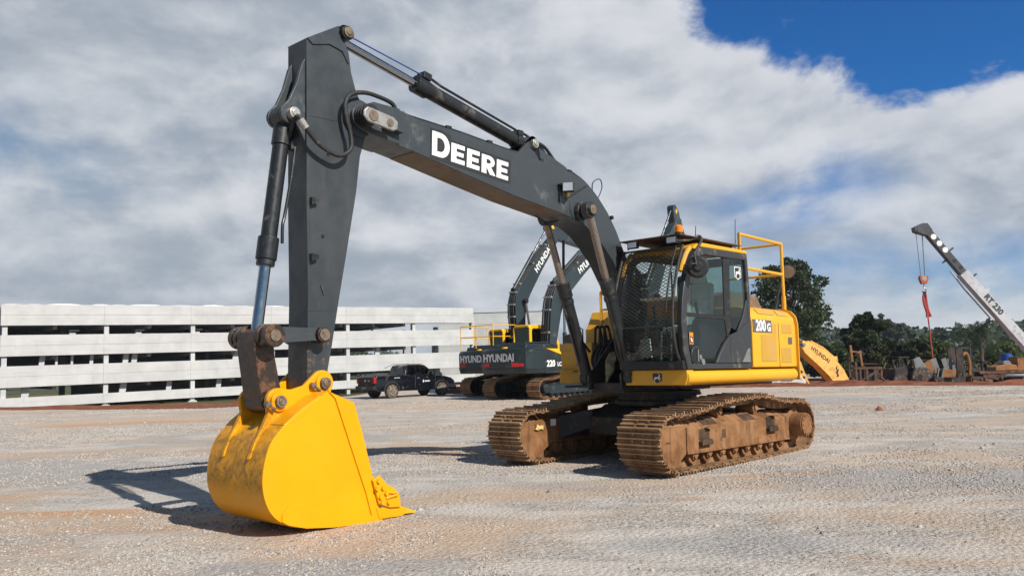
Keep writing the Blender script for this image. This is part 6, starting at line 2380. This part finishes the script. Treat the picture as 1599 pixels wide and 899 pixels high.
# ------------------------------------------------------------------ scrap yard beyond the berm
def scrap():
    rr = random.Random(11)
    zg = -.45

    def wheel(parent, x, y, z, r, w=.3, mat='tyre'):
        mb = MB()
        mb.cyl((x, y - w / 2, z), (x, y + w / 2, z), r, 20)
        o = mb.build('wheel', M[mat], parent, .04)
        mb = MB()
        mb.cyl((x, y - w / 2 - .01, z), (x, y + w / 2 + .01, z), r * .5, 14)
        mb.build('rim', M['scrap'], o)
    # rusty frame stand
    t = thing('steel_stand', 'rusty welded steel stand just right of the loose boom', 'steel stand', (17.6, 42.5, zg))
    mb = MB()
    for x in (0, .55, 1.3):
        for y in (0, .8):
            mb.bar((x, y, 0), (x, y, 1.15 + .3 * (x == 0)), .08, .08)
    for z in (.35, 1.1):
        for y in (0, .8):
            mb.bar((0, y, z), (1.3, y, z), .07, .09)
    mb.bar((0, 0, .3), (1.3, 0, 1.1), .05, .05)
    mb.build('steel_frame', M['scrap'], t)
    mb = MB()
    mb.bar((.0, .4, 1.45), (-.05, .4, 2.3), .1, .1)
    mb.bar((.5, .4, 1.2), (.42, .4, 2.0), .1, .1)
    mb.bar((-.1, .4, 2.0), (.5, .4, 1.9), .08, .08)
    mb.build('bent_bracket', M['scrap_orange'], t)
    # wreck of a tractor
    t = thing('tractor_wreck', 'dark stripped tractor with a grey rear fender at the edge of the scrap row', 'tractor', (19.6, 43, zg))
    mb = MB()
    mb.prism([(0, .5), (.1, 1.0), (.9, 1.15), (1.1, 1.0), (1.6, .95), (1.7, .5)], -.35, .35)
    mb.bar((.2, 0, 1.0), (.15, 0, 1.5), .08, .08)
    mb.build('chassis', M['scrap_dark'], t, .03)
    mb = MB()
    mb.prism([(1.0, .9), (.92, 1.45), (1.25, 1.62), (1.52, 1.2), (1.62, .9)], -.62, -.40)
    mb.build('fender', M['scrap_grey'], t, .05)
    wheel(t, 1.3, -.6, .55, .55)
    wheel(t, 1.3, .6, .55, .55)
    wheel(t, .2, -.5, .35, .35, .22)
    wheel(t, .2, .5, .35, .35, .22)
    # loader arms
    t = thing('loader_arms', 'dull orange loader arms and lift frame in the scrap row', 'loader part', (21.4, 43.4, zg))
    mb = MB()
    for y in (-.5, .5):
        mb.prism([(0, 0), (.2, 0), (.45, .9), (.25, 1.45), (-.2, 1.2), (.1, .8)], y - .06, y + .06)
    mb.bar((.2, -.5, 1.0), (.2, .5, 1.0), .1, .1)
    mb.build('lift_arm', M['scrap_orange'], t, .01)
    mb = MB()
    mb.bar((.55, -.7, .1), (.8, -.7, 1.0), .14, .05)
    mb.bar((.35, -.7, .1), (.55, -.7, 1.0), .12, .05)
    mb.build('white_blade', M['scrap_grey'], t)
    # engine with panels
    t = thing('engine_block_scrap', 'dark scrapped engine unit with two leaning grey sheet panels', 'engine', (22.1, 43.6, zg))
    mb = MB()
    mb.box(-.6, 1.0, -.5, .5, .05, .85)
    for k in range(6):
        mb.cyl((-.5 + .28 * k, -.2, .85), (-.5 + .28 * k, -.2, 1.05), .09, 10)
    mb.cyl((-.7, -.3, .4), (-.7, .3, .4), .3, 18)
    mb.build('engine', M['scrap_dark'], t, .03)
    for x in (-.15, .42, .72):
        mb = MB()
        mb.obox((x, -.55, 1.12), (.26 if x > .4 else .36, .03, .74), Matrix.Rotation(-.28, 3, 'Y'))
        mb.build('sheet_panel', M['scrap_grey'], t)
    # cab frame with mast
    t = thing('forklift_wreck', 'burnt black cab frame with a bent orange mast in the scrap row', 'forklift', (22.95, 43.2, zg))
    mb = MB()
    for x in (.05, .75):
        for y in (-.4, .4):
            mb.bar((x, y, 0), (x, y, 2.05), .09, .09)
    for z in (.8, 2.0):
        mb.bar((.05, -.4, z), (.75, -.4, z), .09, .09)
        mb.bar((.05, .4, z), (.75, .4, z), .09, .09)
    mb.box(.1, .7, .36, .40, .85, 1.98)
    mb.box(-.8, 1.3, -.45, .45, .1, .5)
    mb.build('cab_frame', M['scrap_dark'], t)
    mb = MB()
    mb.tube(smooth_path([(.50, -.5, .2), (.62, -.5, 1.0), (.55, -.5, 1.6), (.42, -.5, 1.72), (.32, -.5, 1.6)], 5), .08, 8)
    mb.build('bent_mast', M['scrap_orange'], t)
    wheel(t, -.5, -.5, .2, .28, .2)
    wheel(t, 1.0, -.5, .2, .28, .2)
    mb = MB()
    mb.prism([(-.85, .5), (-.1, .5), (.0, .85), (-.7, .95)], -.4, .4)
    mb.build('seat_box', M['scrap_orange'], t, .02)
    # low trailer
    t = thing('flatbed_trailer', 'rusty flat trailer deck with faded orange hood parts on it', 'trailer', (24.3, 43.8, zg))
    mb = MB()
    mb.box(0, 2.9, -.7, .7, .62, .74)
    mb.bar((0.2, -.6, .5), (2.8, -.6, .5), .1, .2)
    mb.bar((0.2, .6, .5), (2.8, .6, .5), .1, .2)
    mb.bar((-1.2, 0, .45), (.2, -.4, .65), .1, .1)
    mb.bar((-1.2, 0, .45), (.2, .4, .65), .1, .1)
    mb.build('deck', M['scrap'], t)
    for x in (1.4, 2.4):
        for y in (-.6, .6):
            wheel(t, x, y, .32, .33, .22)
    o = thing('orange_hood', 'crumpled orange machine hood lying on the flat trailer', 'machine hood', (25.2, 43.7, zg + .745))
    mb = MB()
    mb.prism([(0, 0), (1.25, 0), (1.15, .28), (.75, .36), (.35, .3), (.05, .2)], -.45, .45)
    mb.build('hood', M['scrap_orange'], o, .05)
    mb = MB()
    mb.prism([(.5, .35), (1.0, .31), (.9, .5), (.6, .52)], -.3, .3)
    mb.build('grey_cover', M['scrap_grey'], o, .03)
    o = thing('rusty_box', 'square rusty steel box on the right end of the flat trailer', 'steel box', (26.42, 43.7, zg + .745))
    mb = MB()
    mb.box(0, .75, -.4, .4, 0, .68)
    mb.build('box_body', M['scrap_orange'], o, .02)
    mb = MB()
    mb.box(-.02, .77, -.42, .42, .66, .70)
    mb.build('box_lid', M['scrap'], o)
    # blue drum
    t = thing('blue_drum', 'blue plastic drum raised on a stand behind the flat trailer', 'drum', (27.45, 46.0, .55))
    mb = MB()
    mb.cyl((0, 0, 0), (0, 0, .62), .29, 20)
    mb.cyl((0, 0, .2), (0, 0, .23), .305, 20)
    mb.cyl((0, 0, .42), (0, 0, .45), .305, 20)
    mb.build('drum', M['blue'], t, .02)
    mb = MB()
    mb.box(-.4, .4, -.4, .4, -.08, -.003)
    for x in (-.35, .35):
        for y in (-.35, .35):
            mb.bar((x, y, -1.2), (x, y, -.08), .08, .08)
    mb.build('stand', M['scrap_dark'], t)
    # white van
    t = thing('old_white_van', 'old white van body half hidden by the red dirt at the right edge', 'van', (22.4, 37.6, -.82))
    mb = MB()
    o = [(0, .0), (.05, .45), (.42, .98), (.6, 1.04), (3.4, 1.06), (3.6, .9), (3.65, 0)]
    i = [(.28, .2), (.30, .5), (.55, .88), (.68, .92), (1.6, .93), (1.6, .5), (1.6, .2)]
    mb.prism([(0, 0), (.03, .34), (3.65, .34), (3.65, 0)], -.75, .75)
    for y in (-.72, .66):
        for p in (((.03, .34), (.42, .98)), ((1.55, .34), (1.55, 1.0)), ((2.6, .34), (2.6, 1.0)), ((3.6, .34), (3.5, 1.0))):
            mb.bar((p[0][0], y + .03, p[0][1]), (p[1][0], y + .03, p[1][1]), .07, .11)
    mb.box(.38, 3.55, -.74, .74, .98, 1.08)
    v = mb.build('body', M['white_old'], t, .03)
    mb = MB()
    mb.box(.2, 3.5, -.60, .60, .34, .97)
    mb.build('window', M['glass_dark'], v)
    # pale van nose under the house, far right of the cab
    t = thing('old_pale_car', 'pale old car partly hidden behind the large excavator hood', 'car', (11.85, 39.8, -.35))
    mb = MB()
    mb.prism([(0, .1), (.05, .45), (.6, .55), (1.0, .8), (1.75, .82), (1.95, .5), (2.0, .1)], -.7, .7)
    v = mb.build('body', M['white_old'], t, .05)
    mb = MB()
    mb.prism([(.72, .56), (1.03, .76), (1.30, .77), (1.30, .56)], -.706, .706)
    mb.build('window', M['glass_dark'], v)
    for x in (.4, 1.6):
        wheel(t, x, -.66, .12, .26, .18)
    t = thing('yellow_blade', 'faded yellow blade lying flat behind the red dirt under the large cab', 'blade', (11.0, 41.0, -.1))
    mb = MB()
    mb.prism([(0, 0), (1.3, 0), (1.25, .32), (.1, .25)], -.2, .2)
    mb.build('blade', M['old_yellow'], t, .03)
    # pink roofed shed
    t = thing('field_shed', 'low shed with a faded pink roof among the trees behind the scrap', 'shed', (32.0, 72, -.8))
    mb = MB()
    mb.box(0, 4.6, 0, 4, 0, 1.6)
    mb.build('wall', M['white_old'], t)
    mb = MB()
    mb.prism([(-.4, 1.5), (2.3, 2.35), (5.0, 1.5), (5.0, 1.62), (2.3, 2.47), (-.4, 1.62)], -.3, 4.3)
    mb.prism([(-.3, 4.29), (-.3, 1.55)], 0, 0) if False else None
    mb.build('roof', M['pink'], t)
    # stripped machines standing in a row
    def wreck(x, y, lab, seed, L_=1.8, H_=1.3, mats=('scrap_dark', 'scrap')):
        q = random.Random(seed)
        w = thing('machine_wreck', lab, 'machine wreck', (x, y, zg), q.uniform(-.5, .5))
        mb = MB()
        mb.box(-L_ / 2, L_ / 2, -.35, .35, .32, .55)
        mb.box(-L_ * .35, L_ * .2, -.3, .3, .55, .55 + H_ * .35)
        for _ in range(9):
            p = Vector((q.uniform(-L_ / 2, L_ / 2), q.uniform(-.45, .45), q.uniform(.4, .7)))
            r_ = p + Vector((q.uniform(-.5, .5), q.uniform(-.15, .15), q.uniform(.2, H_ * .7)))
            mb.bar(p, r_, q.uniform(.04, .12), q.uniform(.04, .12))
        mb.build('chassis', M[mats[0]], w)
        mb = MB()
        a = q.uniform(-.3, .3)
        for xx in (L_ * .05, L_ * .38):
            for yy in (-.33, .33):
                mb.bar((xx, yy, .5), (xx + a * .3, yy, H_ + .3), .06, .06)
        mb.bar((L_ * .05 + a * .3, -.33, H_ + .3), (L_ * .38 + a * .3, -.33, H_ + .3), .06, .06)
        mb.bar((L_ * .05 + a * .3, .33, H_ + .3), (L_ * .38 + a * .3, .33, H_ + .3), .06, .06)
        mb.obox((L_ * .22 + a * .3, 0, H_ + .34), (L_ * .45, .8, .05), Matrix.Rotation(a * .3, 3, 'Y'))
        mb.build('cab_frame', M[mats[1]], w)
        for xx in (-L_ * .38, L_ * .34):
            for yy in (-.48, .48):
                wheel(w, xx, yy, .30 + .1 * (xx > 0), .32 + .12 * (xx > 0), .24)
    wreck(18.75, 44.5, 'dark stripped machine just right of the rusty steel stand', 1, 1.7, .95)
    wreck(20.9, 45.5, 'rusty stripped machine behind the orange loader arms', 2, 1.9, 1.25, ('scrap', 'scrap_dark'))
    wreck(22.6, 46.5, 'dark machine frame right behind the leaning grey sheet panels', 3, 1.6, 1.05)
    wreck(24.6, 46.2, 'dark stripped machine between the burnt cab frame and the flat trailer', 4, 1.6, .75)
    wreck(26.2, 46.8, 'brownish machine frame behind the crumpled orange hood', 5, 1.8, .85, ('scrap_dark', 'scrap_dark'))
    wreck(29.2, 46.4, 'dark machine frame under the white crane boom', 6, 2.0, .9)
    # assorted low heaps
    for k, (x, y, lab) in enumerate(((18.9, 41.6, 'low pile of dark steel offcuts beside the stripped tractor'), (20.8, 41.8, 'low pile of rusty steel scraps below the orange loader arms'), (23.8, 42.0, 'low pile of rusty steel scraps in front of the burnt cab frame'), (26.3, 42.2, 'low pile of dark bars in front of the flat trailer'), (28.9, 42.0, 'low pile of dark scraps left of the old white van'), (16.9, 43.0, 'low pile of pale scraps under the loose boom'))):
        mb = MB()
        for j in range(26):
            p = Vector((rr.uniform(-.9, .9), rr.uniform(-.5, .5), rr.uniform(.05, .5)))
            q = p + Vector((rr.uniform(-.6, .6), rr.uniform(-.3, .3), rr.uniform(-.3, .3)))
            q.z = max(q.z, .03)
            mb.bar(p, q, rr.uniform(.05, .16), rr.uniform(.04, .22))
        o = mb.build('scrap_pile', M['scrap_dark' if k % 2 else 'scrap'], None)
        o.location = (x, y, zg)
        tag(o, lab, 'scrap pile')


scrap()


# ------------------------------------------------------------------ vegetation
def leaf_mat(name, a, b, tr=0.25):
    m, t, bs = new_mat(name)
    at = t.node('ShaderNodeAttribute', attribute_name='tone').outputs['Fac']
    c = t.mix(at, a, b)
    t.put(bs.inputs['Base Color'], c)
    bs.inputs['Roughness'].default_value = 0.6
    bs.inputs['Specular IOR Level'].default_value = 0.25
    out = m.node_tree.nodes['Material Output']
    tl = t.node('ShaderNodeBsdfTranslucent')
    t.put(tl.inputs[0], t.mix(0.5, c, tuple(x * 1.2 for x in b)))
    mx = t.node('ShaderNodeMixShader')
    mx.inputs[0].default_value = tr
    t.l.new(bs.outputs[0], mx.inputs[1])
    t.l.new(tl.outputs[0], mx.inputs[2])
    t.l.new(mx.outputs[0], out.inputs[0])
    return m


M['leaf_dark'] = leaf_mat('dark_leaves', (0.018, 0.032, 0.014), (0.070, 0.095, 0.038))
M['leaf_mid'] = leaf_mat('mid_leaves', (0.030, 0.050, 0.018), (0.075, 0.105, 0.036))
M['leaf_light'] = leaf_mat('light_leaves', (0.060, 0.090, 0.026), (0.13, 0.165, 0.050))
M['leaf_far_hazed'] = leaf_mat('hazed_far_leaves', (0.046, 0.066, 0.044), (0.100, 0.130, 0.078), 0.15)  # haze of distance put into the leaf colours
M['palm_leaf'] = leaf_mat('palm_leaves', (0.018, 0.032, 0.014), (0.052, 0.072, 0.030))
M['bark'] = paint('bark', (0.10, 0.075, 0.055), 0.9, (0.05, 0.04, 0.03), .3, 3, bump=.4, bscale=14)


def leaf_cloud(centers, radii, per, size, tones, flat=0.8):
    """quads scattered in the shells of many small clumps"""
    V, T = [], []
    for c, r, tn in zip(centers, radii, tones):
        n = per
        d = rng.normal(size=(n, 3))
        d /= np.linalg.norm(d, axis=1)[:, None]
        rad = r * rng.uniform(0.35, 1.0, n) ** 0.6
        p = np.array(c) + d * rad[:, None] * np.array([1, 1, flat])
        a = rng.normal(size=(n, 3))
        a /= np.linalg.norm(a, axis=1)[:, None]
        b = np.cross(a, rng.normal(size=(n, 3)))
        b /= np.linalg.norm(b, axis=1)[:, None] + 1e-9
        s = size * rng.uniform(0.6, 1.4, n)[:, None]
        a, b = a * s, b * s * 0.55
        V.append(np.stack([p - a, p + b, p + a, p - b], 1))
        T.append(np.clip(tn + rng.uniform(-0.3, 0.3, n), 0, 1))
    return np.concatenate(V), np.concatenate(T)


def quads_object(name, V, T, mat, parent=None):
    n = len(V)
    me = bpy.data.meshes.new(name)
    me.vertices.add(n * 4)
    me.vertices.foreach_set('co', V.reshape(-1))
    me.loops.add(n * 4)
    me.loops.foreach_set('vertex_index', np.arange(n * 4))
    me.polygons.add(n)
    me.polygons.foreach_set('loop_start', np.arange(n) * 4)
    me.polygons.foreach_set('loop_total', np.full(n, 4))
    me.update()
    a = me.attributes.new('tone', 'FLOAT', 'POINT')
    a.data.foreach_set('value', np.repeat(T, 4))
    me.materials.append(mat)
    o = bpy.data.objects.new(name, me)
    link(o, parent)
    return o


def tree(label, x, y, z0, h, w, seed, mat='leaf_dark', nclump=60, per=170, leaf=.16, crown0=.25, shape='round', name='broadleaf_tree'):
    global rng
    rng = np.random.default_rng(seed)
    rr = random.Random(seed)
    t = thing(name, label, 'tree', (x, y, z0))
    tr = MB()
    path = [(0, 0, -.4), (rr.uniform(-.1, .1), 0, h * .25), (rr.uniform(-.2, .2), rr.uniform(-.2, .2), h * .55), (rr.uniform(-.3, .3), 0, h * .85)]
    tr.tube(smooth_path(path, 5), h * .022 + .05, 8, r2=.03)
    C, Rr, T = [], [], []
    for k in range(nclump):
        u = rng.uniform(0, 1) ** 0.85
        zz = h * (crown0 + (1 - crown0) * u)
        if shape == 'round':
            prof = math.sin(math.pi * min(1, .12 + u * .86)) ** .65
        else:
            prof = max(.15, 1 - u) ** .7
        a = rng.uniform(0, 6.28)
        rad = w / 2 * prof * math.sqrt(rng.uniform(.15, 1.0)) * rng.uniform(.8, 1.12)
        c = (math.cos(a) * rad, math.sin(a) * rad, zz + rng.uniform(-.04, .04) * h)
        C.append(c)
        Rr.append(w * rng.uniform(.07, .15))
        T.append(rng.uniform(.15, .85))
        if k % 2 == 0:
            p0 = Vector((0, 0, zz * .62))
            tr.tube(smooth_path([p0, p0.lerp(Vector(c), .5) + Vector((0, 0, .15)), Vector(c)], 3), .05 + .006 * h, 5, r2=.012)
    tr.build('trunk', M['bark'], t)
    V, Tn = leaf_cloud(C, Rr, per, leaf, T)
    quads_object('crown', V, Tn, M[mat], t)
    return t


tree('tall spreading dark tree behind the yellow hood and guard rail', 22.6, 67, -.9, 9.6, 7.6, 5, 'leaf_dark', 84, 170, .15, .14)
tree('dense rounded dark tree right of the loose boom', 24.9, 58, -.8, 4.7, 3.3, 9, 'leaf_dark', 70, 200, .14, .08)
tree('low dark bushy tree between the tall tree and the rounded tree', 22.0, 57, -.8, 2.5, 3.4, 12, 'leaf_dark', 44, 180, .14, .05)
tree('leafy green bush directly under the hanging red sling', 30.2, 60, -.8, 3.1, 4.2, 14, 'leaf_mid', 40, 170, .13, .0)
tree('pale green bush left of the palm trunk', 33.0, 64, -.8, 2.6, 3.6, 15, 'leaf_light', 30, 160, .13, .0)
tree('pale green bush low between the palm and the blue drum', 40.2, 68, -.8, 2.3, 5.5, 16, 'leaf_light', 36, 160, .14, .0)
tree('dark broad tree behind the white crane boom at the right edge', 48.5, 74, -.8, 4.2, 6.0, 18, 'leaf_mid', 60, 190, .16, .05)
tree('dark shrub behind the scrap left of the red sling', 28.0, 60, -.8, 2.6, 4.0, 19, 'leaf_dark', 34, 170, .14, .0)
tree('green shrub visible beyond the black pickup hood', -12.9, 121, -1.6, 3.2, 4.2, 20, 'leaf_mid', 24, 150, .14, .0)
tree('dark tree behind the loose boom, farthest left of the scrap trees', 19.3, 60, -.8, 3.0, 3.4, 23, 'leaf_dark', 44, 180, .15, .05)


def palm(x, y, z0, h, seed):
    t = thing('palm_tree', 'dark shaggy palm tree with drooping fronds left of the crane boom', 'palm tree', (x, y, z0))
    rr = random.Random(seed)
    mb = MB()
    mb.tube([(0, 0, -.4), (.05, 0, h * .4), (0, 0, h * .72)], .17, 10, r2=.13)
    mb.build('trunk', M['bark'], t)
    V, T = [], []
    for k in range(46):
        a = rr.uniform(0, 6.28)
        el = rr.uniform(-.5, 1.25)
        Ln = rr.uniform(1.9, 2.7)
        p = Vector((0, 0, h * .72))
        dirh = Vector((math.cos(a), math.sin(a), 0))
        prev = p
        ns = 14
        e = el
        for s in range(ns):
            e -= .105 + .03 * rr.random()
            step = (dirh * math.cos(e) + Vector((0, 0, 1)) * math.sin(e)) * (Ln / ns)
            nxt = prev + step
            side_ = step.cross(Vector((0, 0, 1)))
            if side_.length < 1e-5:
                side_ = Vector((1, 0, 0))
            side_.normalize()
            wl = .55 * math.sin(math.pi * (s + 1.2) / (ns + 1.5))
            for sg in (1, -1):
                tipv = prev + side_ * sg * wl * .8 + Vector((0, 0, -wl * rr.uniform(.35, .8))) + step * .5
                wv = step * .35
                V.append([prev, prev + wv, tipv + wv * .3, tipv])
                T.append(rr.uniform(0, 1))
            V.append([prev - side_ * .02, prev + side_ * .02, nxt + side_ * .02, nxt - side_ * .02])
            T.append(.8)
            prev = nxt
    quads_object('crown', np.array([[list(v) for v in q] for q in V]), np.array(T), M['palm_leaf'], t)


palm(37.7, 66.5, -.9, 5.4, 3)


# hills and the wood that covers them
def ridge(az):
    """height of the skyline above the eye, in metres at 420 m, by bearing (degrees)"""
    xs = [-60, -38, -10, 8, 14, 18, 20.5, 23, 25, 27, 29, 30.5, 32, 35, 42, 60]
    hs = [4, 3, 3, 4, 5, 5.5, 5.2, 4.8, 4.2, 3.6, 3.4, 4.2, 7.5, 9.5, 11, 9]
    return np.interp(az, xs, hs)


def hills():
    azs = np.radians(np.arange(-62, 62.1, 1.0))
    rs = np.array([130, 170, 220, 290, 360, 420, 480, 560, 700])
    fr = np.array([0, .10, .28, .55, .82, 1.0, .95, .8, .4])
    A, RR = np.meshgrid(azs, rs)
    _, F = np.meshgrid(azs, fr)
    H = ridge(np.degrees(A))
    X, Y = np.sin(A) * RR, np.cos(A) * RR
    Z = -2.2 + (H - 2.0 + 2.2) * F + (vnoise(X, Y, .012, 31) - .5) * 3 * F
    ny, nx = X.shape
    idx = np.arange(nx * ny).reshape(ny, nx)
    f = np.stack([idx[:-1, :-1].ravel(), idx[:-1, 1:].ravel(), idx[1:, 1:].ravel(), idx[1:, :-1].ravel()], 1)
    me = bpy.data.meshes.new('hills')
    me.from_pydata(np.stack([X.ravel(), Y.ravel(), Z.ravel()], 1).tolist(), [], f.tolist())
    me.polygons.foreach_set('use_smooth', [True] * len(me.polygons))
    m, t, bs = new_mat('wooded_hill_ground')
    c = t.mix(t.ramp(t.noise(t.coord(), .03, 6, .65), .4, .65), (.030, .042, .022), (.085, .085, .035))
    t.put(bs.inputs['Base Color'], c)
    bs.inputs['Roughness'].default_value = .95
    me.materials.append(m)
    o = bpy.data.objects.new('hills', me)
    link(o)
    o['kind'] = 'structure'
    # trees on it, one object: a wood nobody could count
    r2 = np.random.default_rng(77)
    n = 2600
    az = np.radians(np.concatenate([r2.uniform(12, 44, 2100), r2.uniform(-45, 12, 500)]))
    rad = np.concatenate([150 + 300 * r2.uniform(0, 1, 2100) ** .8, 200 + 250 * r2.uniform(0, 1, 500)])
    fz = np.interp(rad, rs, fr)
    x, y = np.sin(az) * rad, np.cos(az) * rad
    z = -2.2 + (ridge(np.degrees(az)) + .2) * fz + (vnoise(x, y, .012, 31) - .5) * 3 * fz
    h = r2.uniform(2.5, 5.5, n) * (1 + .5 * (vnoise(x, y, .03, 5) > .6))
    w = h * r2.uniform(.7, 1.1, n)
    tone = np.clip(r2.normal(.42, .22, n), 0, 1)
    VV, TT = [], []
    per = 150
    for k in range(n):
        d = r2.normal(size=(per, 3))
        d /= np.linalg.norm(d, axis=1)[:, None]
        p = np.array([x[k], y[k], z[k] + h[k] * .55]) + d * np.array([w[k] * .5, w[k] * .5, h[k] * .5]) * r2.uniform(.6, 1.05, (per, 1))
        a = r2.normal(size=(per, 3))
        a /= np.linalg.norm(a, axis=1)[:, None]
        b = np.cross(a, r2.normal(size=(per, 3)))
        b /= np.linalg.norm(b, axis=1)[:, None] + 1e-9
        s = w[k] * .095 * r2.uniform(.6, 1.4, per)[:, None]
        VV.append(np.stack([p - a * s, p + b * s * .7, p + a * s, p - b * s * .7], 1))
        TT.append(np.clip(tone[k] + r2.uniform(-.2, .2, per), 0, 1))
    fo = quads_object('forest', np.concatenate(VV), np.concatenate(TT), M['leaf_far_hazed'])
    fo['kind'] = 'stuff'
    # emergent tall trees on the skyline
    return o


hills()
for k, (px_, hh) in enumerate(((1376, 9.2), (1384, 8.2), (1397, 7.8), (1410, 7.4))):
    az = math.atan((px_ - 799.5) / 1280.4)
    rd = 170
    tree(['slim pine on the far skyline, leftmost of the four', 'second slim pine from the left on the far skyline', 'third slim pine from the left on the far skyline', 'slim pine on the far skyline, rightmost of the four'][k],
         math.sin(az) * rd, math.cos(az) * rd, -1.2, hh, 3.6 + .4 * (k % 2), 40 + k, 'leaf_far_hazed', 22, 90, .30, .45, name='pine_tree')['group'] = 'pines on the far skyline'


# ------------------------------------------------------------------ air
def air():
    mb = MB()
    mb.box(-1500, 1500, -450, 1500, -6, 30)
    m = bpy.data.materials.new('air')
    m.use_nodes = True
    nt = m.node_tree
    nt.nodes.clear()
    out = nt.nodes.new('ShaderNodeOutputMaterial')
    v = nt.nodes.new('ShaderNodeVolumePrincipled')
    v.inputs['Color'].default_value = (0.80, 0.88, 1.0, 1)
    v.inputs['Density'].default_value = 0.0003
    v.inputs['Anisotropy'].default_value = 0.2
    nt.links.new(v.outputs[0], out.inputs['Volume'])
    o = mb.build('haze', m)
    o['kind'] = 'stuff'


air()
